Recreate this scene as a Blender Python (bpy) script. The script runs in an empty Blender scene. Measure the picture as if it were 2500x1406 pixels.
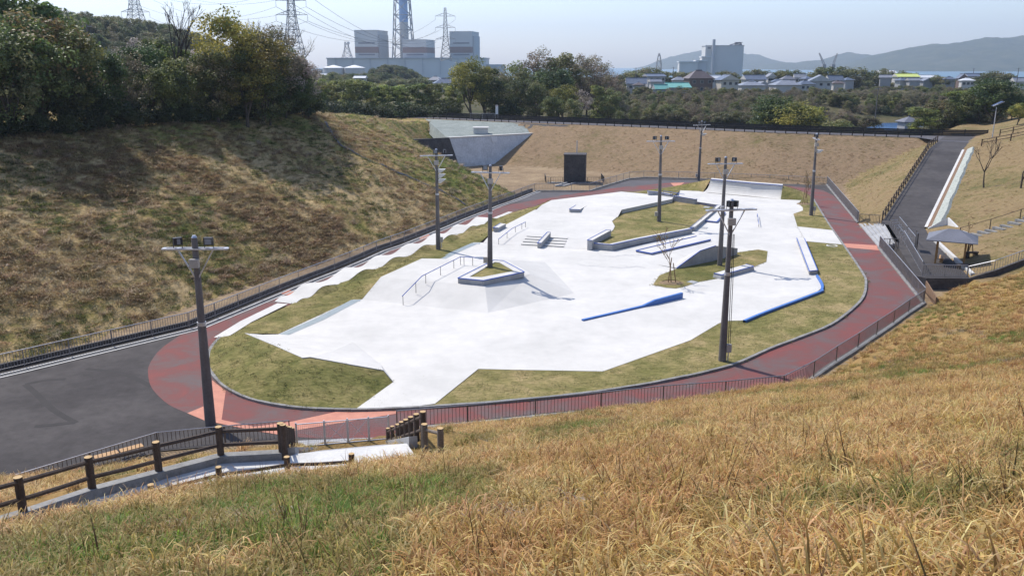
import bpy, bmesh, math, random
import numpy as np
from mathutils import Vector, Matrix, noise
from mathutils.geometry import delaunay_2d_cdt

R = math.radians
random.seed(7)
rng = np.random.default_rng(7)
scene = bpy.context.scene
COL = scene.collection

# ---------------------------------------------------------------- camera
PITCH = math.atan(543 / 2100)
EYE = 20.0
cam_d = bpy.data.cameras.new('camera')
cam = bpy.data.objects.new('camera', cam_d)
COL.objects.link(cam)
cam.location = (0, 0, EYE)
cam.rotation_euler = (math.pi / 2 - PITCH, 0, 0)
cam_d.sensor_width = 36
cam_d.lens = 36 * 2100 / 2500
cam_d.clip_start = 0.1
cam_d.clip_end = 40000
scene.camera = cam

# ---------------------------------------------------------------- sky, sun, exposure
HAZE = 0.00013
SUN_EL, SUN_AZ = R(52), R(-45)          # azimuth from +Y, negative towards -X
world = bpy.data.worlds.new('World')
scene.world = world
world.use_nodes = True
wn, wl = world.node_tree.nodes, world.node_tree.links
wn.clear()
sky = wn.new('ShaderNodeTexSky')
sky.sky_type = 'NISHITA'
sky.sun_disc = False
sky.sun_elevation = SUN_EL
sky.sun_rotation = SUN_AZ
sky.altitude = 20
sky.air_density = 1.0
sky.dust_density = 1.0
sky.ozone_density = 4.0
bg = wn.new('ShaderNodeBackground')
bg.inputs['Strength'].default_value = 0.15
wo = wn.new('ShaderNodeOutputWorld')
tint = wn.new('ShaderNodeMix')
tint.data_type = 'RGBA'
tint.blend_type = 'MULTIPLY'
tint.inputs[0].default_value = 1.0
tint.inputs[7].default_value = (1.18, 1.12, 1.17, 1)
wl.new(sky.outputs[0], tint.inputs[6])
wl.new(tint.outputs[2], bg.inputs['Color'])
wl.new(bg.outputs[0], wo.inputs['Surface'])
sun_d = bpy.data.lights.new('sun', 'SUN')
sun_d.energy = 4.2
sun_d.angle = R(0.5)
sun_d.color = (1.0, 0.95, 0.87)
sun = bpy.data.objects.new('sun', sun_d)
COL.objects.link(sun)
sdir = Vector((math.sin(SUN_AZ) * math.cos(SUN_EL), math.cos(SUN_AZ) * math.cos(SUN_EL), math.sin(SUN_EL)))
sun.rotation_euler = sdir.to_track_quat('Z', 'Y').to_euler()
vs = scene.view_settings
vs.view_transform = 'Standard'
vs.look = 'None'
vs.gamma = 1
vs.exposure = 0.30
scene.cycles.max_bounces = 5
scene.cycles.diffuse_bounces = 2
scene.cycles.glossy_bounces = 2
scene.cycles.transmission_bounces = 3
scene.cycles.transparent_max_bounces = 8
scene.cycles.volume_bounces = 0
scene.cycles.use_denoising = True

# ---------------------------------------------------------------- surveying: sight line -> level z, or -> distance Y
CP, SP = math.cos(PITCH), math.sin(PITCH)
def ray(px, py):
    dx, dv = (px - 1250) / 2100, (703 - py) / 2100
    return dx, CP + SP * dv, -SP + CP * dv
def G(px, py, z=0.0):
    x, y, w = ray(px, py)
    t = (z - EYE) / w
    return Vector((x * t, y * t, z))
def S(px, py, Y):
    x, y, w = ray(px, py)
    t = Y / y
    return Vector((x * t, Y, EYE + w * t))
def GL(pts, z=0.0):
    return [G(p[0], p[1], p[2] if len(p) > 2 else z) for p in pts]

# ---------------------------------------------------------------- materials
def new_mat(name):
    m = bpy.data.materials.new(name)
    m.use_nodes = True
    nt = m.node_tree
    nt.nodes.clear()
    out = nt.nodes.new('ShaderNodeOutputMaterial')
    return m, nt, nt.nodes, nt.links, out
def noise_node(nt, scale, detail=4, rough=.55, vec=None, dist=0):
    n = nt.nodes.new('ShaderNodeTexNoise')
    n.inputs['Scale'].default_value = scale
    n.inputs['Detail'].default_value = detail
    n.inputs['Roughness'].default_value = rough
    n.inputs['Distortion'].default_value = dist
    if vec is not None:
        nt.links.new(vec, n.inputs['Vector'])
    return n
def ramp(nt, fac, stops):
    r = nt.nodes.new('ShaderNodeValToRGB')
    el = r.color_ramp.elements
    while len(el) < len(stops):
        el.new(0.5)
    for e, (p, c) in zip(el, stops):
        e.position = p
        e.color = (c[0], c[1], c[2], 1)
    nt.links.new(fac, r.inputs[0])
    return r.outputs[0]
def mixc(nt, fac, a, b, mode='MIX'):
    n = nt.nodes.new('ShaderNodeMix')
    n.data_type = 'RGBA'
    n.blend_type = mode
    if isinstance(fac, (int, float)):
        n.inputs[0].default_value = fac
    else:
        nt.links.new(fac, n.inputs[0])
    for s, v in ((6, a), (7, b)):
        if isinstance(v, tuple):
            n.inputs[s].default_value = (v[0], v[1], v[2], 1)
        else:
            nt.links.new(v, n.inputs[s])
    return n.outputs[2]
def math_node(nt, op, a, b=None):
    n = nt.nodes.new('ShaderNodeMath')
    n.operation = op
    for i, v in enumerate((a, b)):
        if v is None:
            continue
        if isinstance(v, (int, float)):
            n.inputs[i].default_value = v
        else:
            nt.links.new(v, n.inputs[i])
    return n.outputs[0]
def position(nt):
    return nt.nodes.new('ShaderNodeNewGeometry').outputs['Position']
def mapped(nt, vec, scale=(1, 1, 1), rot=(0, 0, 0)):
    m = nt.nodes.new('ShaderNodeMapping')
    m.inputs['Scale'].default_value = scale
    m.inputs['Rotation'].default_value = rot
    nt.links.new(vec, m.inputs['Vector'])
    return m.outputs[0]
def bump(nt, h, strength, dist=.05):
    b = nt.nodes.new('ShaderNodeBump')
    b.inputs['Strength'].default_value = strength
    b.inputs['Distance'].default_value = dist
    nt.links.new(h, b.inputs['Height'])
    return b.outputs[0]
MATS = {}
def M(name, c1, c2=None, rough=.8, scale=2.0, lo=.35, hi=.65, bscale=0, bstr=.3, bdist=.02, metal=0, fine=None, spec=.4):
    """principled, two colours mixed by noise in the place's own coordinates, optional fine grain and relief"""
    m, nt, N, L, out = new_mat(name)
    p = N.new('ShaderNodeBsdfPrincipled')
    p.inputs['Roughness'].default_value = rough
    p.inputs['Metallic'].default_value = metal
    p.inputs['Specular IOR Level'].default_value = spec
    pos = position(nt)
    if c2 is None:
        c2 = tuple(v * .8 for v in c1)
    n1 = noise_node(nt, scale, 5, .6, pos)
    col = ramp(nt, n1.outputs[0], [(lo, c1), (hi, c2)])
    if fine:
        n2 = noise_node(nt, fine[0], 3, .7, pos)
        g = ramp(nt, n2.outputs[0], [(.3, (1 - fine[1],) * 3), (.7, (1 + fine[1],) * 3)])
        col = mixc(nt, 1.0, col, g, 'MULTIPLY')
    L.new(col, p.inputs['Base Color'])
    if bscale:
        n3 = noise_node(nt, bscale, 4, .65, pos)
        L.new(bump(nt, n3.outputs[0], bstr, bdist), p.inputs['Normal'])
    L.new(p.outputs[0], out.inputs[0])
    MATS[name] = m
    return m
def leaf_mat(name, transl=.35, rough=.6, var=.35):
    """leaves and blades: colour from the 'tint' attribute, varied per copy; part of the light passes through"""
    m, nt, N, L, out = new_mat(name)
    at = N.new('ShaderNodeAttribute')
    at.attribute_name = 'tint'
    oi = N.new('ShaderNodeObjectInfo')
    v = math_node(nt, 'ADD', math_node(nt, 'MULTIPLY', oi.outputs['Random'], var), 1 - var / 2)
    hsv = N.new('ShaderNodeHueSaturation')
    L.new(at.outputs['Color'], hsv.inputs['Color'])
    L.new(v, hsv.inputs['Value'])
    h = math_node(nt, 'ADD', math_node(nt, 'MULTIPLY', math_node(nt, 'FRACT', math_node(nt, 'MULTIPLY', oi.outputs['Random'], 7.3)), .05), .475)
    L.new(h, hsv.inputs['Hue'])
    p = N.new('ShaderNodeBsdfPrincipled')
    p.inputs['Roughness'].default_value = rough
    p.inputs['Specular IOR Level'].default_value = .35
    L.new(hsv.outputs[0], p.inputs['Base Color'])
    t = N.new('ShaderNodeBsdfTranslucent')
    L.new(hsv.outputs[0], t.inputs['Color'])
    mx = N.new('ShaderNodeMixShader')
    mx.inputs[0].default_value = transl
    L.new(p.outputs[0], mx.inputs[1])
    L.new(t.outputs[0], mx.inputs[2])
    L.new(mx.outputs[0], out.inputs[0])
    MATS[name] = m
    return m

def ground_mat(name, stops, big=.05, mid=.5, fine=6.0, stretch=(1, 1, 1), rot=0, bstr=.8, bdist=.15, speck=.35, lush=None):
    """dry or green turf: patches at two scales, streaky fine grain and relief"""
    m, nt, N, L, out = new_mat(name)
    pos = position(nt)
    st = mapped(nt, pos, stretch, (0, 0, rot))
    a = noise_node(nt, big, 3, .6, pos).outputs[0]
    b = noise_node(nt, mid, 4, .65, pos, .5).outputs[0]
    c = noise_node(nt, fine, 5, .75, st, .3).outputs[0]
    mixn = math_node(nt, 'ADD', math_node(nt, 'MULTIPLY', a, .42), math_node(nt, 'MULTIPLY', b, .38))
    mixn = math_node(nt, 'ADD', mixn, math_node(nt, 'MULTIPLY', c, .2))
    if lush:                                     # greener towards the far, moister end
        sx = nt.nodes.new('ShaderNodeSeparateXYZ')
        nt.links.new(pos, sx.inputs[0])
        k = nt.nodes.new('ShaderNodeMapRange')
        k.inputs['From Min'].default_value, k.inputs['From Max'].default_value = lush[0], lush[1]
        k.inputs['To Min'].default_value, k.inputs['To Max'].default_value = 0, lush[2]
        nt.links.new(sx.outputs[1], k.inputs['Value'])
        mixn = math_node(nt, 'SUBTRACT', mixn, k.outputs[0])
    col = ramp(nt, mixn, stops)
    g = ramp(nt, c, [(.25, (1 - speck,) * 3), (.75, (1 + speck,) * 3)])
    col = mixc(nt, 1.0, col, g, 'MULTIPLY')
    p = N.new('ShaderNodeBsdfPrincipled')
    p.inputs['Roughness'].default_value = .95
    p.inputs['Specular IOR Level'].default_value = .1
    L.new(col, p.inputs['Base Color'])
    hh = math_node(nt, 'ADD', math_node(nt, 'MULTIPLY', c, .6), b)
    L.new(bump(nt, hh, bstr, bdist), p.inputs['Normal'])
    L.new(p.outputs[0], out.inputs[0])
    MATS[name] = m
    return m

straw, straw2, soil = (.34, .21, .085), (.24, .135, .05), (.13, .085, .05)
green, green2 = (.105, .13, .028), (.06, .09, .02)
ground_mat('turf_near', [(.36, (.07, .08, .024)), (.46, (.22, .15, .058)), (.54, (.31, .20, .078)), (.66, (.25, .15, .055))], .12, .8, 9)
ground_mat('turf_hill', [(.36, (.12, .145, .03)), (.43, (.22, .185, .058)), (.49, (.33, .235, .105)), (.56, (.43, .315, .16)), (.66, (.31, .21, .10))],
           .06, .35, 2.6, (1.0, .35, 1), R(-20), 1.0, .4, .45, (85, 150, .07))
ground_mat('turf_dam', [(.36, (.145, .125, .05)), (.44, (.215, .155, .085)), (.53, (.265, .185, .11)), (.66, (.19, .13, .075))], .07, .5, 3.0, (.5, 1.4, 1), 0, .8, .25, .3)
ground_mat('turf_right', [(.37, (.11, .105, .04)), (.45, (.18, .14, .062)), (.53, (.235, .17, .088)), (.66, (.16, .11, .055))], .08, .5, 3.5, (.6, 1, 1), 0, .8, .2, .3)
ground_mat('dirt', [(.38, (.17, .125, .075)), (.5, (.25, .18, .11)), (.62, (.33, .25, .15))], .08, .4, 3, (1, 1, 1), 0, .5, .1, .2)
ground_mat('valley', [(.38, (.045, .055, .02)), (.5, (.09, .08, .04)), (.62, (.13, .11, .055))], .02, .1, .6, (1, 1, 1), 0, .6, .5, .3)
ground_mat('lawn', [(.38, (.10, .105, .03)), (.45, (.16, .148, .05)), (.52, (.23, .192, .078)), (.60, (.32, .245, .12))], .09, .45, 3.2, (.6, 1.6, 1), R(15), .8, .08, .38)

M('concrete_white', (.59, .57, .525), (.51, .495, .455), .8, .13, lo=.38, hi=.66, fine=(.7, .06), bscale=30, bstr=.05)
M('concrete_stain', (.44, .43, .41), (.50, .485, .46), .85, .9, fine=(2, .1))
M('concrete_path', (.60, .585, .55), (.50, .49, .46), .85, .9, fine=(8, .08))
M('concrete_grey', (.40, .40, .395), (.31, .31, .31), .85, .8, fine=(6, .12), bscale=25, bstr=.15)
M('concrete_wall', (.62, .615, .60), (.52, .515, .50), .9, .5, fine=(3, .15), bscale=10, bstr=.2)
M('concrete_old', (.27, .265, .25), (.18, .175, .165), .9, 1.2, fine=(9, .2), bscale=18, bstr=.35)
M('shotcrete', (.25, .275, .25), (.185, .21, .19), .95, .35, fine=(2.2, .22), bscale=3, bstr=.6, bdist=.15)
M('coping_blue', (.035, .10, .42), (.03, .085, .36), .35, 3, fine=(20, .1))
M('blue_bright', (.05, .17, .50), (.045, .14, .42), .4, 3)
M('asphalt', (.066, .059, .056), (.044, .039, .038), .95, .16, lo=.4, hi=.6, fine=(1.1, .22), bscale=60, bstr=.3, bdist=.01)
M('asphalt_far', (.10, .094, .098), (.075, .070, .075), .9, .3, fine=(4, .1), bscale=50, bstr=.3, bdist=.01)
M('asphalt_patch', (.030, .027, .027), (.038, .034, .033), .9, 1)
M('orange_paint', (.54, .235, .155), (.46, .19, .13), .8, 1.5, fine=(12, .1))
M('metal_fence', (.33, .325, .33), (.27, .265, .275), .45, 3, metal=.55)
M('metal_rail', (.42, .42, .43), (.34, .34, .36), .38, 3, metal=.6)
M('steel_bright', (.62, .63, .65), (.5, .51, .53), .3, 4, metal=.8)
M('pole_concrete', (.17, .155, .148), (.12, .108, .104), .85, .7, fine=(10, .15))
M('galvanised', (.58, .59, .61), (.48, .49, .52), .42, 4, metal=.5)
M('black_metal', (.022, .022, .024), (.03, .03, .032), .5, 4)
M('lamp_glass', (.25, .28, .30), (.2, .22, .25), .12, 4)
M('box_beige', (.42, .38, .33), (.36, .33, .29), .6, 4)
M('box_white', (.62, .62, .60), (.55, .55, .53), .6, 4)
M('log_brown', (.095, .068, .05), (.06, .042, .032), .9, 3, fine=(25, .3), bscale=30, bstr=.5)
M('log_end', (.52, .36, .17), (.42, .27, .12), .8, 9)
M('log_grey', (.21, .175, .14), (.14, .115, .09), .9, 3, fine=(22, .3), bscale=30, bstr=.5)
M('timber_black', (.018, .015, .014), (.026, .022, .02), .85, 3)
M('wood_bench', (.52, .31, .14), (.44, .25, .10), .6, 5, fine=(18, .12))
M('wood_post', (.36, .19, .06), (.28, .14, .045), .6, 5, fine=(18, .15))
M('roof_grey', (.15, .155, .18), (.12, .125, .145), .6, .6, fine=(5, .1))
M('white_wall', (.72, .71, .67), (.66, .65, .62), .8, 1.5)
M('stone_white', (.42, .435, .385), (.27, .29, .25), .9, 2.5, fine=(7, .3), bscale=6, bstr=.6, bdist=.1)
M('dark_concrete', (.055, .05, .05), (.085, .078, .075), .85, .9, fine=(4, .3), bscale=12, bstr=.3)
M('drain_dark', (.03, .035, .045), (.05, .055, .065), .6, 2)
M('grate', (.30, .34, .34), (.24, .28, .28), .5, 3, metal=.3)
M('bark', (.085, .065, .05), (.05, .04, .032), .95, 4, fine=(14, .3))
M('bark_light', (.26, .17, .09), (.17, .10, .055), .9, 4, fine=(14, .3))
M('rubber_rail', (.15, .14, .142), (.12, .112, .115), .4, 3, metal=.5)
M('board_dark', (.03, .032, .036), (.04, .042, .046), .5, 2)
M('rust_wall', (.21, .13, .075), (.16, .095, .055), .9, 2, fine=(8, .2))
M('pebble', (.34, .33, .31), (.22, .215, .205), .9, 3)
M('plant_wall', (.56, .55, .525), (.52, .51, .49), .8, .05)
M('plant_band', (.26, .185, .17), (.24, .17, .155), .8, .05)
M('plant_grey', (.45, .455, .46), (.41, .415, .42), .8, .05)
M('plant_dark', (.20, .20, .22), (.18, .18, .2), .8, .05)
M('chimney_blue', (.30, .44, .66), (.28, .42, .63), .6, .05)  # paled blue: distant haze is put into the flue colour
M('lattice', (.30, .31, .33), (.27, .28, .3), .6, .1, metal=.2)
M('tank_white', (.78, .78, .76), (.74, .74, .72), .6, .1)
M('wire', (.10, .10, .11), None, .6)
M('house_white', (.47, .46, .43), (.40, .39, .37), .8, .5)
M('house_cream', (.55, .50, .42), (.50, .455, .38), .8, .5)
M('house_brown', (.17, .12, .10), (.14, .10, .085), .8, .5)
M('house_grey', (.34, .34, .34), (.29, .29, .29), .8, .5)
M('tile_blue', (.13, .15, .19), (.10, .12, .155), .35, .8, fine=(3, .15))
M('tile_grey', (.24, .25, .27), (.19, .20, .22), .38, .8, fine=(3, .15))
M('tile_brown', (.13, .10, .095), (.10, .08, .075), .5, .8, fine=(3, .15))
M('roof_green', (.18, .42, .36), (.16, .38, .32), .5, .8)
M('roof_lime', (.55, .60, .16), (.48, .54, .14), .5, .8)
M('roof_white', (.60, .61, .61), (.54, .55, .55), .45, .8)
M('window_glass', (.05, .06, .075), (.04, .05, .06), .1, 1)
M('solar_panel', (.03, .04, .08), (.03, .035, .07), .15, 5)
leaf_mat('leaf', .38, .55, .45)
leaf_mat('blade', .5, .5, .35)

# red running track: worn, with grey scuffs
m, nt, N, L, out = new_mat('track_red')
pos = position(nt)
a = noise_node(nt, .33, 5, .65, pos, .6).outputs[0]
b = noise_node(nt, 2.2, 5, .7, mapped(nt, pos, (.6, 1.6, 1), (0, 0, .5))).outputs[0]
col = ramp(nt, math_node(nt, 'ADD', math_node(nt, 'MULTIPLY', a, .75), math_node(nt, 'MULTIPLY', b, .25)),
           [(.36, (.20, .058, .050)), (.46, (.165, .060, .054)), (.54, (.14, .074, .068)), (.64, (.118, .092, .088))])
p = N.new('ShaderNodeBsdfPrincipled')
p.inputs['Roughness'].default_value = .85
p.inputs['Specular IOR Level'].default_value = .3
L.new(col, p.inputs['Base Color'])
L.new(bump(nt, noise_node(nt, 50, 2, .5, pos).outputs[0], .25, .01), p.inputs['Normal'])
L.new(p.outputs[0], out.inputs[0])
MATS['track_red'] = m
# sea
m, nt, N, L, out = new_mat('sea_water')
p = N.new('ShaderNodeBsdfPrincipled')
p.inputs['Base Color'].default_value = (.028, .105, .145, 1)
p.inputs['Roughness'].default_value = .32
L.new(bump(nt, noise_node(nt, .08, 4, .6, mapped(nt, position(nt), (1, .3, 1))).outputs[0], .5, 2.0), p.inputs['Normal'])
L.new(p.outputs[0], out.inputs[0])
MATS['sea_water'] = m
m, nt, N, L, out = new_mat('pond_water')
p = N.new('ShaderNodeBsdfPrincipled')
p.inputs['Base Color'].default_value = (.025, .085, .20, 1)
p.inputs['Roughness'].default_value = .25
L.new(p.outputs[0], out.inputs[0])
MATS['pond_water'] = m
# wooded mountains
m, nt, N, L, out = new_mat('mountain_wood')
pos = position(nt)
col = ramp(nt, noise_node(nt, .012, 6, .65, pos).outputs[0], [(.35, (.030, .045, .022)), (.52, (.055, .068, .03)), (.68, (.10, .10, .055))])
p = N.new('ShaderNodeBsdfPrincipled')
p.inputs['Roughness'].default_value = 1
p.inputs['Specular IOR Level'].default_value = 0
L.new(col, p.inputs['Base Color'])
L.new(bump(nt, noise_node(nt, .03, 6, .7, pos).outputs[0], 1, 25), p.inputs['Normal'])
L.new(p.outputs[0], out.inputs[0])
MATS['mountain_wood'] = m

# ---------------------------------------------------------------- mesh helpers
class MB:
    def __init__(s):
        s.v, s.f, s.m = [], [], []
    def poly(s, pts, mi=0):
        i = len(s.v)
        s.v += [tuple(p) for p in pts]
        s.f.append(tuple(range(i, i + len(pts))))
        s.m.append(mi)
        return s
    def loft(s, A, B, mi=0, close=False):
        n = len(A)
        i = len(s.v)
        s.v += [tuple(p) for p in A] + [tuple(p) for p in B]
        for k in range(n if close else n - 1):
            j = (k + 1) % n
            s.f.append((i + k, i + j, i + n + j, i + n + k))
            s.m.append(mi)
        return s
    def solid(s, bot, top, mi=0, mt=None):
        """closed prism between two rings of equal length (anticlockwise seen from above)"""
        s.loft(bot, top, mi, True)
        s.poly(top, mi if mt is None else mt)
        s.poly(list(reversed(bot)), mi)
        return s
    def slab(s, ring, z0, z1, mi=0, mt=None):
        return s.solid([(p[0], p[1], z0) for p in ring], [(p[0], p[1], z1) for p in ring], mi, mt)
    def box(s, c, d, rz=0, mi=0):
        cx, cy, cz = c
        hx, hy, hz = d[0] / 2, d[1] / 2, d[2] / 2
        co, si = math.cos(rz), math.sin(rz)
        ring = [(cx + x * co - y * si, cy + x * si + y * co) for x, y in ((-hx, -hy), (hx, -hy), (hx, hy), (-hx, hy))]
        return s.slab(ring, cz - hz, cz + hz, mi)
    def bar(s, a, b, w, h=None, mi=0):
        """square bar from a to b"""
        h = h or w
        a, b = Vector(a), Vector(b)
        d = (b - a).normalized()
        u = d.cross(Vector((0, 0, 1)))
        if u.length < 1e-3:
            u = Vector((1, 0, 0))
        u.normalize()
        t = u.cross(d)
        ra = [a + u * x * w / 2 + t * y * h / 2 for x, y in ((-1, -1), (1, -1), (1, 1), (-1, 1))]
        rb = [p + (b - a) for p in ra]
        s.loft(ra, rb, mi, True)
        s.poly(list(reversed(ra)), mi)
        s.poly(rb, mi)
        return s
    def tube(s, a, b, r0, r1=None, n=8, mi=0, mcap=None):
        r1 = r0 if r1 is None else r1
        a, b = Vector(a), Vector(b)
        d = (b - a).normalized()
        u = d.orthogonal().normalized()
        t = d.cross(u)
        cs = [(math.cos(2 * math.pi * k / n), math.sin(2 * math.pi * k / n)) for k in range(n)]
        ra = [a + (u * c + t * q) * r0 for c, q in cs]
        rb = [b + (u * c + t * q) * r1 for c, q in cs]
        s.loft(ra, rb, mi, True)
        s.poly(list(reversed(ra)), mi)
        s.poly(rb, mi if mcap is None else mcap)
        return s
    def pipe(s, pts, r, n=6, mi=0):
        for a, b in zip(pts, pts[1:]):
            s.tube(a, b, r, r, n, mi)
        return s
    def build(s, name, mats, parent=None, smooth=False, coll=None):
        off = parent.location if parent is not None and parent.parent is None and parent.type == 'EMPTY' and not parent.get('_local') else None
        me = bpy.data.meshes.new(name)
        v = s.v if off is None else [(p[0] - off[0], p[1] - off[1], p[2] - off[2]) for p in s.v]
        me.from_pydata(v, [], s.f)
        for mm in (mats if isinstance(mats, (list, tuple)) else [mats]):
            me.materials.append(MATS[mm] if isinstance(mm, str) else mm)
        if any(s.m):
            me.polygons.foreach_set('material_index', s.m)
        if smooth:
            me.polygons.foreach_set('use_smooth', [True] * len(s.f))
        bm = bmesh.new()
        bm.from_mesh(me)
        bmesh.ops.remove_doubles(bm, verts=bm.verts, dist=2e-4)
        bmesh.ops.recalc_face_normals(bm, faces=bm.faces)
        bm.to_mesh(me)
        bm.free()
        o = bpy.data.objects.new(name, me)
        (coll or COL).objects.link(o)
        if parent is not None:
            o.parent = parent
        return o
def tag(o, label, cat=None, group=None, kind=None):
    o['label'] = label
    if cat:
        o['category'] = cat
    if group:
        o['group'] = group
    if kind:
        o['kind'] = kind
    return o
def struct(o, label=None, kind='structure'):
    o['kind'] = kind
    if label:
        o['label'] = label
    return o
def thing(name, label, cat, loc=(0, 0, 0), rz=0, group=None, local=False):
    o = bpy.data.objects.new(name, None)
    COL.objects.link(o)
    o.location = loc
    o.rotation_euler = (0, 0, rz)
    o.empty_display_size = .3
    if local:
        o['_local'] = 1
    return tag(o, label, cat, group)
def kids(o):
    return [c for c in bpy.data.objects if c.parent == o]
def copy_tree(root, loc, rz=0, sc=1.0, label=None, group=None, rx=0):
    r = root.copy()
    COL.objects.link(r)
    r.location = loc
    r.rotation_euler = (rx, 0, rz)
    r.scale = (sc, sc, sc) if isinstance(sc, (int, float)) else sc
    if label:
        r['label'] = label
    if group:
        r['group'] = group
    for ch in root.children:
        c = ch.copy()
        COL.objects.link(c)
        c.parent = r
        for g in ch.children:
            d = g.copy()
            COL.objects.link(d)
            d.parent = c
    return r
def inside(poly, x, y):
    c = False
    n = len(poly)
    for i in range(n):
        x1, y1 = poly[i][0], poly[i][1]
        x2, y2 = poly[i - 1][0], poly[i - 1][1]
        if (y1 > y) != (y2 > y) and x < (x2 - x1) * (y - y1) / (y2 - y1) + x1:
            c = not c
    return c
def fill(loops, extra=()):
    """triangulated sheet inside the first loop and outside the others; heights come from the points"""
    v, e = [], []
    for lp in loops:
        i = len(v)
        v += [Vector(p) for p in lp]
        e += [(i + k, i + (k + 1) % len(lp)) for k in range(len(lp))]
    v += [Vector(p) for p in extra]
    vo, eo, fo, ov, oe, of = delaunay_2d_cdt([p.to_2d() for p in v], e, [], 0, 1e-4)
    b = MB()
    b.v = []
    for p, o in zip(vo, ov):
        if o:
            z = v[o[0]].z
        else:
            d = sorted(((q.to_2d() - p).length, q.z) for q in v)[:2]
            z = (d[0][1] + d[1][1]) / 2
        b.v.append((p.x, p.y, z))
    for f in fo:
        cx = sum(vo[i].x for i in f) / 3
        cy = sum(vo[i].y for i in f) / 3
        if inside(loops[0], cx, cy) and not any(inside(h, cx, cy) for h in loops[1:]):
            b.f.append(tuple(f))
            b.m.append(0)
    return b
def lerp_line(pts, n_or_step):
    """points every step metres along a 3-D polyline, ends kept"""
    pts = [Vector(p) for p in pts]
    seg = [(b - a).length for a, b in zip(pts, pts[1:])]
    tot = sum(seg)
    n = max(1, round(tot / n_or_step))
    res = []
    for k in range(n + 1):
        d = tot * k / n
        for a, b, l in zip(pts, pts[1:], seg):
            if d <= l + 1e-6:
                res.append(a.lerp(b, min(1, d / l) if l else 0))
                break
            d -= l
        else:
            res.append(pts[-1].copy())
    return res
def smooth_line(pts, n=4):
    """Catmull-Rom through the points"""
    P = [Vector(p) for p in pts]
    res = []
    for i in range(len(P) - 1):
        p0, p1, p2, p3 = P[max(i - 1, 0)], P[i], P[i + 1], P[min(i + 2, len(P) - 1)]
        for k in range(n):
            t = k / n
            res.append(.5 * ((2 * p1) + (p2 - p0) * t + (2 * p0 - 5 * p1 + 4 * p2 - p3) * t * t + (3 * p1 - p0 - 3 * p2 + p3) * t ** 3))
    res.append(P[-1])
    return res
def offset(pts, d):
    """shift a polyline sideways by d (left of travel positive), in plan"""
    res = []
    for i, p in enumerate(pts):
        a = Vector(pts[max(i - 1, 0)])
        b = Vector(pts[min(i + 1, len(pts) - 1)])
        t = (b - a)
        t.z = 0
        t.normalize()
        res.append(Vector(p) + Vector((-t.y, t.x, 0)) * d)
    return res
def ribbon(pts, w0, w1, z=0, mi=0):
    b = MB()
    A, B = offset(pts, w0), offset(pts, w1)
    b.loft([(p.x, p.y, p.z + z) for p in A], [(p.x, p.y, p.z + z) for p in B], mi)
    return b
# ================================================================ TERRAIN
def sst(a, b, x):
    t = np.clip((x - a) / (b - a), 0, 1)
    return t * t * (3 - 2 * t)
CREST = [Vector(p) for p in ((-60, 236, 7.5), (-20.8, 212, 7.5), (0.1, 197.8, 7.5), (20.8, 185.8, 7.5), (50.2, 167.5, 7.4), (75.7, 160.9, 7.0), (120, 152, 7.0))]
# the park path on the near slope: foot of its far log fence, and of its near one
FAR_POSTS = [G(690, 1120, 8.0), G(541, 1128, 8.05), G(390, 1168, 8.2), G(228, 1212, 8.6), G(60, 1270, 9.1), G(-130, 1330, 9.6)]
NEAR_POSTS = [G(860, 1150, 8.0), G(703, 1158, 8.05), G(537, 1183, 8.1), G(373, 1228, 8.3), G(185, 1285, 8.7), G(-20, 1350, 9.2)]
LAND = [G(727, 1108, 8.0), G(993, 1083, 8.0), G(1020, 1122, 8.0), G(735, 1150, 8.0)]
PATH_NEAR = [G(720, 1172, 8.0), G(700, 1180, 8.0), G(537, 1207, 8.05), G(373, 1248, 8.2), G(185, 1303, 8.6), G(-20, 1365, 9.1)]
PATH_LINE = [(Vector(a) + Vector(b)) / 2 for a, b in zip(FAR_POSTS, PATH_NEAR)]
PATH_LINE = [(LAND[1] + LAND[2]) / 2] + PATH_LINE
STAIR_TOP = (LAND[0] + LAND[1]) / 2
GATE_A, GATE_B = G(722, 1036, 1.35), G(948, 1017, 1.35)
STAIR_END = Vector((-8.6, 42.6, 0.15))
def seg_dist(X, Y, pts):
    """distance to a polyline, height of the nearest point, signed side (+ = right of travel)"""
    best = np.full(X.shape, 1e9)
    zz = np.zeros(X.shape)
    sg = np.zeros(X.shape)
    for a, b in zip(pts, pts[1:]):
        dx, dy = b[0] - a[0], b[1] - a[1]
        l2 = dx * dx + dy * dy
        t = np.clip(((X - a[0]) * dx + (Y - a[1]) * dy) / l2, 0, 1)
        qx, qy = a[0] + t * dx - X, a[1] + t * dy - Y
        d = np.sqrt(qx * qx + qy * qy)
        w = d < best
        best = np.where(w, d, best)
        zz = np.where(w, a[2] + t * (b[2] - a[2]), zz)
        side = (X - a[0]) * dy - (Y - a[1]) * dx
        sg = np.where(w, np.sign(side), sg)
    return best, zz, sg
HN = (-.913, .408)
HT = (.408, .913)
def wob(X, Y, f, seed=0):
    return (np.sin(X * f + 1.3 * np.sin(Y * f * .7 + seed)) + np.sin(Y * f * 1.3 + 1.7 * np.sin(X * f * .6 + seed * 2)) + np.sin((X + Y) * f * .8 + seed * 3)) / 3
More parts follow.
